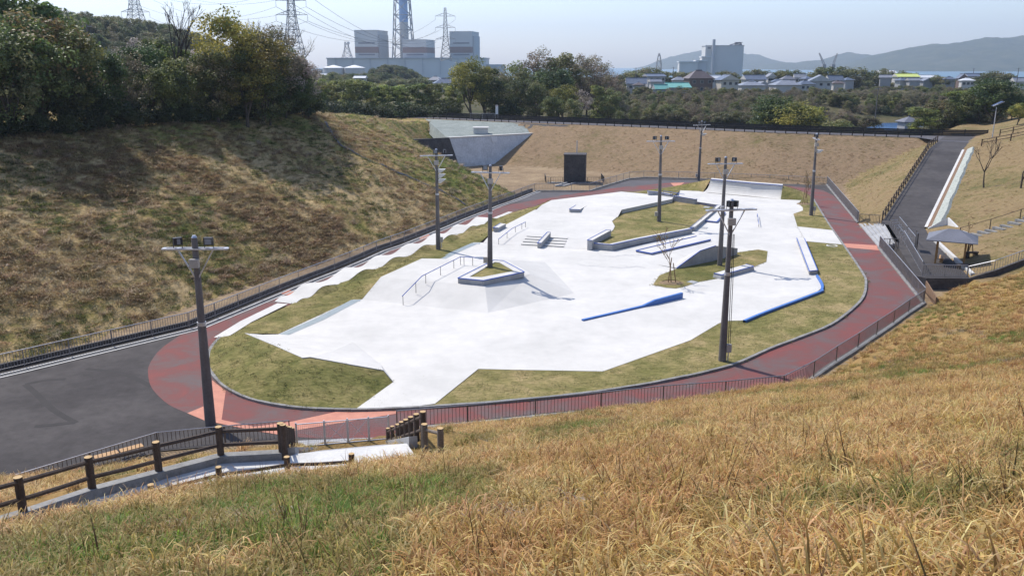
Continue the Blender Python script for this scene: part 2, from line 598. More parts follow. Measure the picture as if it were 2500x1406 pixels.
def terrain(X, Y):
    X, Y = np.asarray(X, float), np.asarray(Y, float)
    # near slope: two planes meeting in a hollow
    p1 = .41 * (.277 * X - .961 * Y + 44.6)
    p2 = .41 * (.76 * X - .65 * Y + 19.0)
    k = 2.0
    near = np.log(np.exp(p1 / k) + np.exp(p2 / k)) * k - k * .693 * np.exp(-np.abs(p1 - p2) / 3) * .5
    near = np.where(np.maximum(p1, p2) < 1.5, np.maximum(p1, p2), near)
    near = np.minimum(near, 18.6 + .05 * np.maximum(near - 18.6, 0))
    # left hillside
    dx, dy = X + 34.6, Y - 55
    d = HN[0] * dx + HN[1] * dy - .5
    s = HT[0] * dx + HT[1] * dy
    dtop = np.interp(s, [-60, 68, 99, 137, 200], [27, 27, 35, 47, 47])
    ztop = np.interp(s, [-60, 68, 99, 130, 137, 200], [12.9, 12.9, 11.2, 7.6, 7.2, 7.2])
    dbase = np.interp(s, [-60, 88, 102, 112, 118, 127, 200], [0, 0, 13, 25, 31, 36, 38])
    u = (d - dbase) / (dtop - dbase)
    prof = np.interp(u, [-1, 0, .465, .525, 1, 1.15, 3, 8], [-2, 0, .488, .506, 1, 1.0, 1.0, 1.06])
    hill = prof * ztop
    # dam embankment
    cd, cz, cs = seg_dist(X, Y, CREST)
    e = cd * cs                                   # + towards the basin
    dam = np.where(e > 0, cz - .42 * e, np.where(e > -6.5, cz, cz + .35 * (e + 6.5)))
    # the dirt fill meets the spillway wall along its slanting foot
    sa = ((X + 4.3) * 9.9 + (Y - 180.6) * 8.6) / 13.1
    cut = -.45 + 6.15 * sa / 13.1
    dam = np.where((X < 14) & (e > 1.5) & (e < 40), np.minimum(dam, np.maximum(cut, -.5)), dam)
    # right: plaza, ramp, slope
    dA = .961 * (X - 42.6) - .277 * (Y - 77.5)
    dB = .856 * (X - 49.8) - .517 * (Y - 102.3)
    sB = .517 * (X - 49.8) + .856 * (Y - 102.3)
    dr = np.minimum(dA, dB)
    zR = np.interp(sB, [-40, 0, 46, 56, 80], [.95, .95, 6.5, 7.0, 7.0])
    right = np.where(dr > 0, zR + .28 * dr, np.where(dr > -5.1, zR, zR + .5 * (dr + 5.1)))
    right = np.where((sB < 2) & (dr < -.2), -9, right)
    right = np.where((sB < -26), np.where(dr > 0, np.minimum(right, 30), -9), right)
    floor = np.full(X.shape, -.06)
    zs = np.stack([floor, near, hill, dam, right])
    z = zs.max(0)
    reg = zs.argmax(0)
    # lumps on the slopes
    amp = np.clip(z / 2, 0, 1) * np.where(reg == 2, .22, np.where(reg == 3, .06, .10))
    amp = np.where((reg == 3) & (e < .5), 0, amp)
    amp = np.where((reg == 4) & (dr < .5), 0, amp)
    z = z + amp * (wob(X, Y, .55, 1) + .6 * wob(X, Y, 1.4, 2) + .35 * wob(X, Y, 3.1, 3))
    # the park path and its stairs are cut into the near slope
    for line, half in ((PATH_LINE, 2.15), ([STAIR_TOP, STAIR_END], 1.9)):
        pd, pz, ps = seg_dist(X, Y, line)
        w = 1 - sst(half, half + 1.1, pd)
        z = np.where((reg <= 1) & (z > -.05), z * (1 - w) + (pz - .12) * w, z)
    z = np.where(reg == 0, -.06, z)
    return z, reg, e, dr
def tz(x, y):
    return float(terrain(np.array([x]), np.array([y]))[0][0])

def axis(cuts):
    r = []
    for a, b, st in cuts:
        r.append(np.arange(a, b, st))
    r.append(np.array([cuts[-1][1]]))
    return np.concatenate(r)
ax = axis([(-130, -60, 1.6), (-60, -28, .8), (-28, 40, .42), (40, 80, .8), (80, 135, 1.6)])
ay = axis([(-9, 50, .42), (50, 100, .7), (100, 215, .9), (215, 232, 1.5)])
GX, GY = np.meshgrid(ax, ay)
GZ, GR, GE, GD = terrain(GX, GY)
nx, ny = len(ax), len(ay)
verts = np.stack([GX, GY, GZ], -1).reshape(-1, 3)
idx = np.arange(nx * ny).reshape(ny, nx)
quads = np.stack([idx[:-1, :-1], idx[:-1, 1:], idx[1:, 1:], idx[1:, :-1]], -1).reshape(-1, 4)
qreg = GR[:-1, :-1].reshape(-1)
def grid_mesh(name, V, Q, mat, smooth=True):
    used = np.unique(Q)
    remap = np.full(len(V), -1)
    remap[used] = np.arange(len(used))
    V2, Q2 = V[used], remap[Q]
    me = bpy.data.meshes.new(name)
    me.vertices.add(len(V2))
    me.vertices.foreach_set('co', V2.astype(np.float32).ravel())
    me.loops.add(Q2.size)
    me.loops.foreach_set('vertex_index', Q2.astype(np.int32).ravel())
    me.polygons.add(len(Q2))
    me.polygons.foreach_set('loop_start', np.arange(0, Q2.size, Q2.shape[1], dtype=np.int32))
    if smooth:
        me.polygons.foreach_set('use_smooth', np.ones(len(Q2), bool))
    me.update(calc_edges=True)
    me.validate()
    if mat:
        me.materials.append(MATS[mat] if isinstance(mat, str) else mat)
    o = bpy.data.objects.new(name, me)
    COL.objects.link(o)
    return o
for rid, nm, mt, lab in ((0, 'basin_ground', 'dirt', 'bare brown ground of the basin floor'), (1, 'near_hillside', 'turf_near', 'dry grass slope in front of the skatepark'),
                         (2, 'left_hillside', 'turf_hill', 'rough grass bank rising to the wood'), (3, 'dam_embankment', 'turf_dam', 'brown grass embankment below the road'),
                         (4, 'right_hillside', 'turf_right', 'mown dry slope beside the ramp road')):
    struct(grid_mesh(nm, verts, quads[qreg == rid], mt), lab)

# land beyond the dam, the hill behind the wood, down to the shore
def far_z(X, Y):
    z = 4.4 + 4.1 * sst(235, 330, Y) - 18 * sst(560, 860, Y)
    z = z + 27 * sst(-104, -186, X) * sst(150, 260, Y) * (1 - .55 * sst(420, 640, Y)) * (1 - .0 * X)
    z = z + 8.0 * sst(-40, -60, X) * (1 - sst(150, 240, Y))
    z = z - 4.5 * np.exp(-((X - 128) / 34) ** 2 - ((Y - 262) / 30) ** 2)
    z = z + .8 * wob(X, Y, .05, 5) + .4 * wob(X, Y, .13, 6)
    inner = (X > -129) & (X < 134) & (Y < 231)
    return np.where(inner, np.minimum(z, terrain(np.clip(X, -129, 134), np.clip(Y, -9, 231))[0] - 1.5) - .5, z)
fx = axis([(-900, -300, 30), (-300, 300, 8), (300, 1300, 25)])
fy = axis([(60, 240, 8), (240, 420, 8), (420, 1000, 20)])
FX, FY = np.meshgrid(fx, fy)
FZ = far_z(FX, FY)
fi = np.arange(FX.size).reshape(FX.shape)
fq = np.stack([fi[:-1, :-1], fi[:-1, 1:], fi[1:, 1:], fi[1:, :-1]], -1).reshape(-1, 4)
struct(grid_mesh('valley_ground', np.stack([FX, FY, FZ], -1).reshape(-1, 3), fq, 'valley'), 'scrubby land beyond the dam down to the shore')
def fz(x, y):
    return float(far_z(np.array([float(x)]), np.array([float(y)]))[0])
SEA = -8.0
b = MB().poly([(-5750, 700, SEA), (5750, 700, SEA), (5750, 9300, SEA), (-5750, 9300, SEA)])
struct(b.build('sea', 'sea_water'), 'calm blue sea below the far mountains')
b = MB().poly([(100, 230, 2.6), (152, 238, 2.6), (150, 292, 2.6), (102, 290, 2.6)])
struct(b.build('pond', 'pond_water'), 'small blue pond behind the dam road')

def mountain(name, prof, Y, depth, label, seed):
    """wooded ridge: crest profile in metres, real slopes on both sides, spurs and gullies"""
    xs = np.array([S(p[0], 160, Y).x for p in prof])
    hs = np.array([S(p[0], p[1], Y).z for p in prof])
    n, mrow = 180, 34
    X = np.linspace(xs[0], xs[-1], n)
    H = np.interp(X, xs, hs) - SEA
    rows = []
    for j in range(mrow):
        v = j / (mrow - 1) * 2 - 1
        yy = Y + v * depth + 60 * np.sin(X * .004 + seed)
        f = np.clip(1 - abs(v) ** 1.25, 0, 1)
        spur = 1 + .16 * (np.sin(X * .011 + seed + 2.2 * v) + .7 * np.sin(X * .027 + 1.7 * seed - 3 * v)) * (1 - f) * 1.6
        rough = (np.sin(X * .06 + j * 1.1) + np.sin(X * .11 - j * .7 + seed)) * .012
        rows.append(np.stack([X, yy, SEA - 2 + H * np.clip(f * spur + rough * f, 0, 1.01)], -1))
    V = np.stack(rows).reshape(-1, 3)
    i = np.arange(n * mrow).reshape(mrow, n)
    q = np.stack([i[:-1, :-1], i[:-1, 1:], i[1:, 1:], i[1:, :-1]], -1).reshape(-1, 4)
    return struct(grid_mesh(name, V, q, 'mountain_wood'), label)
mountain('mountain', [(2050, 172), (2100, 158), (2150, 137), (2180, 123), (2215, 116), (2260, 108), (2300, 107), (2340, 101), (2360, 97), (2395, 90), (2420, 93), (2445, 92), (2480, 88), (2510, 84), (2600, 76), (2760, 60), (2900, 78), (3100, 130), (3200, 170)],
         5000, 900, 'long blue-green mountain ridge across the water, rising to the picture edge', 1.0)
mountain('mountain', [(1840, 172), (1880, 158), (1905, 152), (1945, 153), (1970, 148), (2010, 146), (2035, 138), (2060, 127), (2080, 131), (2110, 133), (2140, 138), (2180, 140), (2230, 160), (2280, 172)],
         6200, 800, 'lower blue hills across the water behind the crane booms', 2.1)
mountain('mountain', [(1570, 168), (1590, 158), (1610, 148), (1640, 138), (1670, 131), (1700, 125), (1730, 121), (1760, 122), (1790, 127), (1815, 132), (1840, 133), (1865, 142), (1890, 150), (1925, 162), (1960, 172)],
         7200, 900, 'hazy blue island hill behind the tall grey plant building', 3.3)

# ================================================================ BASIN SHEETS
LEFT_FENCE = GL([(-60, 924), (49, 899), (204, 862), (344, 829), (470, 799), (556, 764), (705, 703), (769, 678), (827, 656), (880, 634), (929, 612), (972, 598), (1015, 581), (1054, 565), (1089, 551), (1121, 537), (1152, 525), (1184, 513), (1210, 502), (1237, 493), (1261, 484), (1283, 475), (1306, 467)])
BACK_FENCE = GL([(1306, 467), (1403, 467), (1439, 467), (1472, 456), (1496, 449), (1537, 437), (1577, 434), (1692, 437), (1850, 443), (2018, 451)])
RIGHT_FENCE_A = GL([(2018, 451), (2095, 545)])
RIGHT_FENCE_B = GL([(2146, 606), (2255, 741)])
FRONT_FENCE = GL([(2255, 741), (2216, 766), (2175, 796), (2130, 826), (2081, 860), (2025, 895), (1965, 938), (1922, 960), (1812, 973), (1657, 983), (1496, 1001), (1329, 1017), (1152, 1036), (970, 1052)])
FRONT_LEFT = GL([(705, 1026), (532, 1041), (387, 1054), (210, 1107), (37, 1159)], 1.1)
FRONT_LEFT = [Vector((p.x, p.y, 0)) for p in FRONT_LEFT]
edge = LEFT_FENCE[1:] + BACK_FENCE[1:] + RIGHT_FENCE_A[1:] + RIGHT_FENCE_B + FRONT_FENCE[1:] + [G(950, 1092), G(727, 1104)] + FRONT_LEFT
floor_ring = edge + [Vector((-32, 36, 0)), Vector((-62, 30, 0)), Vector((-62, 0, 0)) + Vector((0, 20, 0)), LEFT_FENCE[0] + Vector((-25, -24, 0))]
struct(fill([floor_ring]).build('asphalt_lot', 'asphalt'), 'dark grey asphalt of the lot and park surround')
# lighter asphalt of the far corner
b = fill([GL([(1240, 497), (1306, 470), (1439, 470), (1537, 440), (1700, 441), (1735, 445), (1640, 448), (1517, 459), (1375, 479)], .006)])
struct(b.build('asphalt_apron', 'asphalt_far'), 'pale grey asphalt corner by the intake tower')
# tar joints across the lot
for pts in ([(62, 938), (90, 962), (130, 1000), (185, 1032)], [(210, 900), (300, 912), (370, 943)], [(62, 938), (110, 928), (160, 925)], [(85, 1040), (130, 1036), (185, 1030)]):
    TJ = .003 + .002 * len([o for o in COL.objects if o.name.startswith('tar_joint')])
    struct(ribbon(smooth_line(GL(pts, TJ), 5), -.2, .2).build('tar_joint', 'asphalt_patch'), 'dark tar joint across the lot')
# red track, laid as one sheet under lawn and concrete
outer = [(470, 801), (435, 821), (390, 854), (365, 889), (362, 916), (372, 949), (410, 986), (457, 1008), (502, 1025), (600, 1048), (726, 1066), (816, 1070), (896, 1068), (950, 1064), (968, 1056)]
ring = smooth_line(GL(outer, .010), 4)
ring += [Vector((p.x, p.y, .010)) for p in reversed(FRONT_FENCE[:-1])] + [Vector((p.x, p.y, .010)) for p in reversed(RIGHT_FENCE_B[:1])]
ring += GL([(2095, 547), (2062, 507), (2035, 478), (2010, 465), (1975, 459), (1936, 455), (1850, 449), (1735, 445), (1640, 446), (1517, 457), (1375, 477), (1250, 498), (1184, 516), (1089, 554), (972, 601), (827, 660), (705, 707), (556, 768)], .010)
struct(fill([ring]).build('running_track', 'track_red'), 'worn red running track around the park')
def patch(pts, z=.016, mat='orange_paint', name='painted_marking', lab='salmon orange painted patch on the track'):
    return struct(fill([GL(pts, z)]).build(name, mat), lab)
patch([(518, 928), (551, 954), (541, 1024), (502, 1027), (457, 1008), (498, 991)])
patch([(824, 1004), (859, 1006), (968, 1001), (968, 1009), (728, 1049), (690, 1062), (620, 1050), (505, 1027), (541, 1024), (620, 1041), (710, 1029)], .020)
patch([(2059, 594), (2140, 599), (2146, 611), (2065, 604)])
patch([(1637, 447), (1671, 446), (1661, 453), (1645, 455)])
patch([(1022, 580), (1047, 571), (1051, 578), (1027, 586)])
patch([(684, 716), (702, 707), (726, 714), (708, 722)])
# grey apron in front of the gate
struct(fill([GL([(705, 1076), (950, 1065), (975, 1056), (985, 1092), (730, 1118), (700, 1100)], .008)]).build('gate_apron', 'concrete_grey'), 'grey concrete apron at the gate')

# ---- skatepark concrete: lower floor
ZS = .12
floorA = [(679, 816), (863, 731), (884, 731), (1070, 634), (1156, 592), (1172, 592), (1433, 606), (1500, 612), (1552, 600), (1690, 570), (1683, 556), (1752, 502), (1697, 492), (1640, 480), (1660, 465), (1707, 467), (1730, 471), (1905, 487),
          (1956, 489), (1950, 497), (1960, 507), (1960, 514), (1937, 522), (1947, 554), (2032, 563), (2055, 596), (1967, 588), (1998, 672), (2006, 692), (2005, 703), (1996, 711), (1870, 758), (1812, 782), (1772, 783), (1755, 789), (1686, 830), (1472, 906), (1250, 902),
          (1167, 900), (1062, 985), (1000, 993), (867, 999), (959, 933), (936, 905), (850, 893), (755, 878), (690, 848)]
plaza = fill([GL(floorA, ZS)])
fa = GL(floorA, ZS)
plaza.loft([(p.x, p.y, 0) for p in fa], fa, 0, True)
struct(plaza.build('skate_floor', 'concrete_white'), 'white concrete floor of the skatepark')
# corner bank, front left
O = GL([(597, 813, .85), (670, 843, 1.2), (738, 873, 1.5), (757, 871, 1.5), (850, 888, 1.15), (936, 903, .75), (961, 933, .14)])
I = GL([(683, 816, .14), (765, 822, .14), (840, 831, .14), (862, 835, .14), (890, 858, .14), (930, 890, .14), (962, 932, .14)])
b = MB()
mid = [a.lerp(c, .5) + Vector((0, 0, -.10 * abs(a.z - c.z))) for a, c in zip(O, I)]
b.loft(O, mid).loft(mid, I)
b.loft([(p.x, p.y, 0) for p in O], O)
tag(b.build('corner_bank', 'concrete_white', smooth=False), 'white corner bank whose upper edge meets the round grass mound', 'skate ramp')
# funbox / pyramid
zt = 1.2
F = {k: G(*v) for k, v in dict(a=(930, 676, zt), b=(1030, 631, zt), c=(1238, 634, zt), d=(1296, 668, zt), e=(1184, 700, zt), f=(1116, 693, zt),
                               A=(884, 731, ZS), E=(1192, 764, ZS), D=(1402, 716, ZS), C=(1330, 640, ZS), B=(1070, 632, ZS)).items()}
b = MB()
b.poly([F['a'], F['f'], F['e'], F['d'], F['c'], F['b']])
b.poly([F['A'], F['E'], F['e'], F['f'], F['a']]).poly([F['E'], F['D'], F['d'], F['e']]).poly([F['D'], F['C'], F['c'], F['d']]).poly([F['C'], F['B'], F['b'], F['c']])
b.poly([F['B'], (F['B'].x, F['B'].y, 0), (F['A'].x, F['A'].y, 0), F['A'], F['a'], F['b']])
tag(b.build('pyramid_bank', 'concrete_white'), 'white concrete pyramid bank carrying the triangular planter', 'skate ramp')
# upper decks with their banks
z1, z2 = .68, 1.15
def deck(name, foot, top, rest, label):
    b = MB()
    t = GL(top)
    r = GL(rest)
    b.poly(t + r)
    b.loft(GL(foot), t)
    ringp = t + r
    for i in range(len(t) - 1, len(ringp)):
        p, q = ringp[i], ringp[(i + 1) % len(ringp)]
        b.poly([p, q, (q.x, q.y, 0), (p.x, p.y, 0)])
    return tag(b.build(name, 'concrete_white'), label, 'skate deck')
deck('lower_deck', [(1180, 592, .13), (1272, 600, .13), (1375, 606, .13), (1436, 608, .13)], [(1205, 563, z1), (1285, 575, z1), (1390, 581, z1), (1436, 584, z1)],
     [(1481, 575, z1), (1497, 561, z1), (1501, 552, z1), (1494, 540, z1), (1508, 528, z1), (1400, 516, z1), (1306, 512, z1), (1250, 541, z1)], 'white raised deck above the four steps, with a box ledge on it')
deck('upper_deck', [(1304, 517, z1), (1390, 522, z1), (1508, 530, z1)], [(1322, 501, z2), (1400, 505, z2), (1518, 512, z2)],
     [(1641, 486, z2), (1645, 478, z2), (1581, 474, z2), (1517, 468, z2), (1346, 489, z2)], 'white topmost deck at the far side of the skatepark beside the dark track')
# quarter pipe
L0, L1, L2 = G(1716, 469, ZS), G(1830, 479, ZS), G(1906, 487, ZS)
T0, T1, T2 = G(1735, 438, 2.0), G(1832, 447, 2.0), G(1911, 453, 2.0)
b = MB()
rows = []
for k in range(9):
    a = k / 8 * R(80)
    u, w = math.sin(a) / math.sin(R(80)), (1 - math.cos(a)) / (1 - math.cos(R(80)))
    rows.append([Vector((l.x + (t.x - l.x) * u, l.y + (t.y - l.y) * u, ZS + (2.0 - ZS) * w)) for l, t in ((L0, T0), (L1, T1), (L2, T2))])
for r0, r1 in zip(rows, rows[1:]):
    b.loft(r0, r1)
bk = [Vector((t.x + .5, t.y + 1.6, 2.0)) for t in (T0, T1, T2)]
b.loft(rows[-1], bk, 0)
b.loft(bk, [(p.x, p.y, 0) for p in bk])
for e_ in (0, 2):
    b.poly([r[e_] for r in rows] + [bk[e_], (bk[e_].x, bk[e_].y, 0), (rows[0][e_].x, rows[0][e_].y, 0)])
q = thing('quarter_pipe', 'white quarter pipe with a blue lip at the far end of the skatepark', 'skate ramp', (L1.x, L1.y, 0))
b.build('transition', 'concrete_white', q)
b = MB()
for a, c in ((T0, T1), (T1, T2)):
    b.bar((a.x, a.y - .06, 2.0), (c.x, c.y - .06, 2.0), .12, .10)
b.build('coping', 'coping_blue', q)

# ---- lawn: ring around the concrete, rising to its raised edges
lawn_out = smooth_line(GL([(537, 823), (514, 850), (508, 880), (520, 915), (560, 950), (620, 975), (720, 993), (860, 999), (1000, 994), (1160, 984), (1400, 962), (1600, 932), (1780, 892), (1880, 850), (1973, 815), (2030, 791), (2078, 756), (2107, 725), (2114, 693), (2107, 668), (2061, 600), (2021, 543), (1986, 486)], .12), 4)
KERB_LINE = lawn_out
lawn_far = GL([(1965, 470), (1935, 461), (1905, 453), (1860, 450), (1735, 447), (1640, 456), (1547, 469), (1517, 470), (1346, 491), (1310, 503), (1250, 519), (1195, 540), (1162, 552), (1105, 577), (1050, 601), (985, 629), (907, 661), (810, 699), (712, 742), (620, 785)], .12)
hole = GL([(597, 813, .83), (679, 815, .12), (863, 731, .12), (883, 731, .12), (930, 676, 1.18), (1030, 631, 1.18), (1070, 634, .14), (1156, 592, .12), (1172, 592, .12), (1205, 563, .64), (1250, 541, .64), (1306, 512, .64), (1322, 501, 1.1), (1346, 489, 1.1), (1517, 468, 1.1), (1581, 474, 1.1), (1645, 478, 1.1),
           (1660, 465, .12), (1707, 467, .12), (1716, 469, .12), (1722, 460, .5), (1735, 438, 1.97), (1911, 453, 1.97), (1906, 487, .12), (1956, 489, .12), (1950, 497, .12), (1960, 507, .12), (1960, 514, .12), (1937, 522, .12), (1947, 554, .12), (1967, 588, .12), (1998, 672, .10), (2006, 692, .10), (2005, 703, .10), (1996, 711, .10), (1870, 758, .10), (1812, 782, .10),
           (1772, 783, .10), (1755, 789, .10), (1686, 830, .10), (1472, 906, .10), (1250, 902, .10), (1167, 900, .10), (959, 933, .10), (936, 903, .72), (850, 888, 1.12), (757, 871, 1.46), (738, 873, 1.46), (670, 843, 1.16)])
mound = GL([(560, 830, .55), (560, 870, .75), (600, 905, .85), (680, 930, .85), (780, 945, .65), (845, 950, .4), (940, 947, .12), (915, 965, .12), (890, 983, .12), (620, 860, 1.0), (700, 890, 1.25), (800, 905, 1.05)])
struct(fill([lawn_out + lawn_far, hole], mound).build('lawn', 'lawn', smooth=True), 'mown olive lawn around the skatepark')
struct(fill([GL([(1480, 574), (1497, 561), (1500, 552), (1494, 540), (1508, 528), (1519, 513), (1642, 487), (1697, 497), (1746, 507), (1683, 557), (1560, 582), (1494, 597), (1445, 592)], .62)]).build('lawn_island', 'lawn'), 'grass island held by the long blue-edged ledge')
isl = GL([(1594, 695), (1610, 672), (1647, 658), (1700, 640), (1800, 616), (1851, 609), (1874, 613), (1871, 639), (1842, 650), (1745, 681), (1705, 688), (1675, 698), (1650, 704), (1626, 702)], .145)
struct(fill([isl]).build('lawn_island', 'lawn'), 'grass island with the young staked tree')
# walks from the concrete to the track lie on the lawn
struct(fill([GL([(1168, 900), (1062, 985), (1000, 993), (867, 999), (959, 933)], .145)]).build('walkway', 'concrete_white'), 'white concrete walk from the skatepark to the gate')
struct(fill([GL([(1947, 553), (2032, 562), (2056, 597), (1968, 589)], .145)]).build('walkway', 'concrete_white'), 'white concrete walk from the skatepark to the side stairs')
# kerb stones of the track
kerb = struct(thing('kerb', 'grey stone kerb between the red track and the lawn', None), 'grey stone kerb between the red track and the lawn')
kpts = lerp_line(KERB_LINE, 1.0)
kb = MB().box((0, 0, .08), (1, .22, .16))
k0 = kb.build('kerb_stone', 'concrete_old', kerb)
for i, (a, c) in enumerate(zip(kpts, kpts[1:])):
    o = k0 if i == 0 else k0.copy()
    if i:
        COL.objects.link(o)
    d = c - a
    o.location = ((a.x + c.x) / 2, (a.y + c.y) / 2, 0)
    o.rotation_euler = (0, 0, math.atan2(d.y, d.x))
    o.scale = (d.length - .015, 1, 1 + .05 * math.sin(i * 1.7))
# roller strip beside the track: seven low waves
r0_, r1_ = G(697, 738, .1), G(1196, 535, .1)
rd_ = (r1_ - r0_)
rl_ = rd_.length
rd_.normalize()
rn_ = Vector((-rd_.y, rd_.x, 0))
crests = [0.0] + [(G(px, py, .5) - r0_).dot(rd_) for px, py in ((757, 699), (862, 659), (932, 629), (1007, 599), (1070, 574), (1121, 552), (1171, 532))]
crests[-1] = min(crests[-1], rl_ - 1.5)
A, B = [], []
nn = 168
for k in range(nn + 1):
    s = rl_ * k / nn
    ph = np.interp(s, crests + [rl_], list(range(len(crests))) + [len(crests) - .5])
    h = .07 + .24 * (1 + math.cos(2 * math.pi * ph))
    if s < 1.5:
        h *= s / 1.5
    p = r0_ + rd_ * s
    A.append(Vector((p.x + rn_.x * 1.15, p.y + rn_.y * 1.15, .05 + h)))
    B.append(Vector((p.x - rn_.x * 1.0, p.y - rn_.y * 1.0, .05 + h)))
rt_ = thing('roller_track', 'wavy white concrete roller strip between track and lawn', 'skate ramp', (r0_.x, r0_.y, 0))
MB().loft(A, B).build('riding_surface', 'concrete_white', rt_, smooth=True)
MB().loft([(p.x, p.y, 0) for p in A], A).build('track_side', 'concrete_white', rt_)
berm = MB().loft([(p.x, p.y, p.z - .03) for p in B], [(p.x - rn_.x * .9, p.y - rn_.y * .9, .13) for p in B])
struct(berm.build('lawn_berm', 'lawn', smooth=True), 'grass edge banked against the roller strip')
for pts, w in (([(537, 824), (600, 785), (690, 741)], .5), ([(1207, 533), (1228, 525), (1247, 517)], .35)):
    struct(ribbon(GL(pts, .15), -w, w).build('edge_strip', 'concrete_white'), 'thin white concrete strip at the track edge')
# drain grates at the left of the floor, drain along the left fence
for pts in ([(690, 817), (780, 778), (866, 733), (880, 733)], [(1072, 634), (1115, 613), (1158, 594), (1172, 594)]):
    struct(ribbon(GL(pts, .135), -.45, .35).build('drain_grate', 'grate'), 'grey drain grate along the concrete edge')
dl = [Vector((p.x, p.y, .012)) for p in LEFT_FENCE]
struct(ribbon(dl, -1.0, -.55).build('gutter', 'drain_dark'), 'dark gutter at the foot of the bank')
struct(ribbon(dl, -.52, -.34, .03).build('gutter_edge', 'concrete_path'), 'pale gutter edge along the left fence')
struct(ribbon(dl, -1.16, -1.02, .03).build('gutter_edge', 'concrete_path'), 'pale outer gutter edge along the track')
b = MB()
b.loft([(p.x, p.y, -.2) for p in offset(dl, .4)], [(p.x, p.y, .45) for p in offset(dl, .4)])
b.loft([(p.x, p.y, .45) for p in offset(dl, .4)], [(p.x, p.y, .45) for p in offset(dl, .62)])
struct(b.build('bank_wall', 'dark_concrete'), 'low dark retaining wall below the left bank')
# strip footings under the fences
for nm, pts, lab in (('fence_footing', BACK_FENCE, 'concrete strip below the far fence'), ('fence_footing', FRONT_FENCE, 'concrete strip below the front fence'), ('fence_footing', RIGHT_FENCE_A + [], 'concrete strip below the far side fence'), ('fence_footing', RIGHT_FENCE_B, 'concrete strip below the near side fence')):
    A, B = offset(pts, -.18), offset(pts, .18)
    b = MB()
    b.loft([(p.x, p.y, .12) for p in A], [(p.x, p.y, .12) for p in B])
    b.loft([(p.x, p.y, -.5) for p in A], [(p.x, p.y, .12) for p in A])
    b.loft([(p.x, p.y, .12) for p in B], [(p.x, p.y, -.5) for p in B])
    struct(b.build(nm, 'concrete_old'), lab)

# ---- road on the dam, ramp, plaza
cr = lerp_line(CREST, 3)
struct(ribbon(cr, .5, 5.6, .05).build('dam_road', 'asphalt_far'), 'asphalt road on top of the dam')
struct(ribbon([Vector(p) for p in ((49.8, 102.3, .99), (61.7, 122, 3.75), (73.6, 141.7, 6.52), (79, 150, 7.02), (84, 158.5, 7.05), (90, 167, 7.05))], 0.1, 5.0, .03).build('ramp_road', 'asphalt'), 'asphalt ramp road climbing to the dam')
struct(fill([[Vector(p) for p in ((75.8, 154.5, 7.06), (80.5, 149.5, 7.06), (96, 156, 7.06), (110, 163, 7.06), (108, 170, 7.06), (88, 168, 7.06), (75, 162, 7.06))]]).build('road_junction', 'asphalt_far'), 'asphalt junction at the top of the ramp')
PZ = GL([(2235, 672), (2262, 678), (2368, 678), (2272, 583), (2258, 557), (2170, 522), (2160, 548)], 1.0)
b = fill([PZ])
b.loft([(p.x, p.y, -.3) for p in PZ], PZ, 0, True)
struct(b.build('plaza_pavement', 'asphalt'), 'asphalt plaza with the shelter')
b = MB()
wl_ = [G(2233, 674, 1.0), G(2262, 680, 1.0), G(2366, 681, 1.0), G(2430, 662, 1.9), G(2500, 636, 2.65), G(2600, 600, 3.8)]
b.loft([(p.x, p.y, -.6) for p in wl_], [(p.x, p.y, p.z + .06) for p in wl_])
o2 = offset(wl_, .25)
b.loft([(p.x, p.y, p.z + .06) for p in wl_], [(p.x, p.y, p.z + .06) for p in o2])
tag(b.build('retaining_wall', 'dark_concrete'), 'low dark retaining wall in front of the shelter plaza', 'wall')

# water stains on the floor
for pts in ([(1462, 623), (1480, 625), (1500, 627), (1520, 624), (1545, 624), (1580, 621)], [(1408, 644), (1422, 648), (1440, 650), (1456, 650), (1478, 652)], [(1484, 650), (1502, 653), (1520, 655), (1542, 653), (1556, 651), (1575, 654)]):
    P_ = smooth_line(GL(pts, .126), 5)
    A, B = offset(P_, .1), offset(P_, -.1)
    A = [p + Vector((0, random.uniform(.0, .7) * math.sin(math.pi * k / (len(P_) - 1)), 0)) for k, p in enumerate(A)]
    struct(MB().loft(A, B).build('water_stain', 'concrete_stain'), 'faint grey water stain on the white floor')

# drain ditch slanting down the left bank
def on_terrain(px, py, y0=60, y1=215):
    ys = np.arange(y0, y1, .4)
    x, y, w_ = ray(px, py)
    t_ = ys / y
    Z = terrain(x * t_, ys)[0]
    k = np.argmax(EYE + w_ * t_ < Z)
    return Vector((x * t_[k], ys[k], Z[k]))
ditch = []
for px, py in ((795, 300), (827, 352), (860, 372), (895, 390), (960, 418), (1020, 443), (1075, 466), (1110, 486), (1137, 504)):
    ditch.append(on_terrain(px, py))
ditch = smooth_line(ditch, 5)
for p in ditch:
    p.z = tz(p.x, p.y)
b = MB()
o2, o3 = offset(ditch, .2), offset(ditch, -.2)
b.loft([(p.x, p.y, tz(p.x, p.y) + .12) for p in o2], [(p.x, p.y, tz(p.x, p.y) + .12) for p in o3])
struct(b.build('drain_ditch', 'drain_dark'), 'dark drain ditch slanting down the left bank')
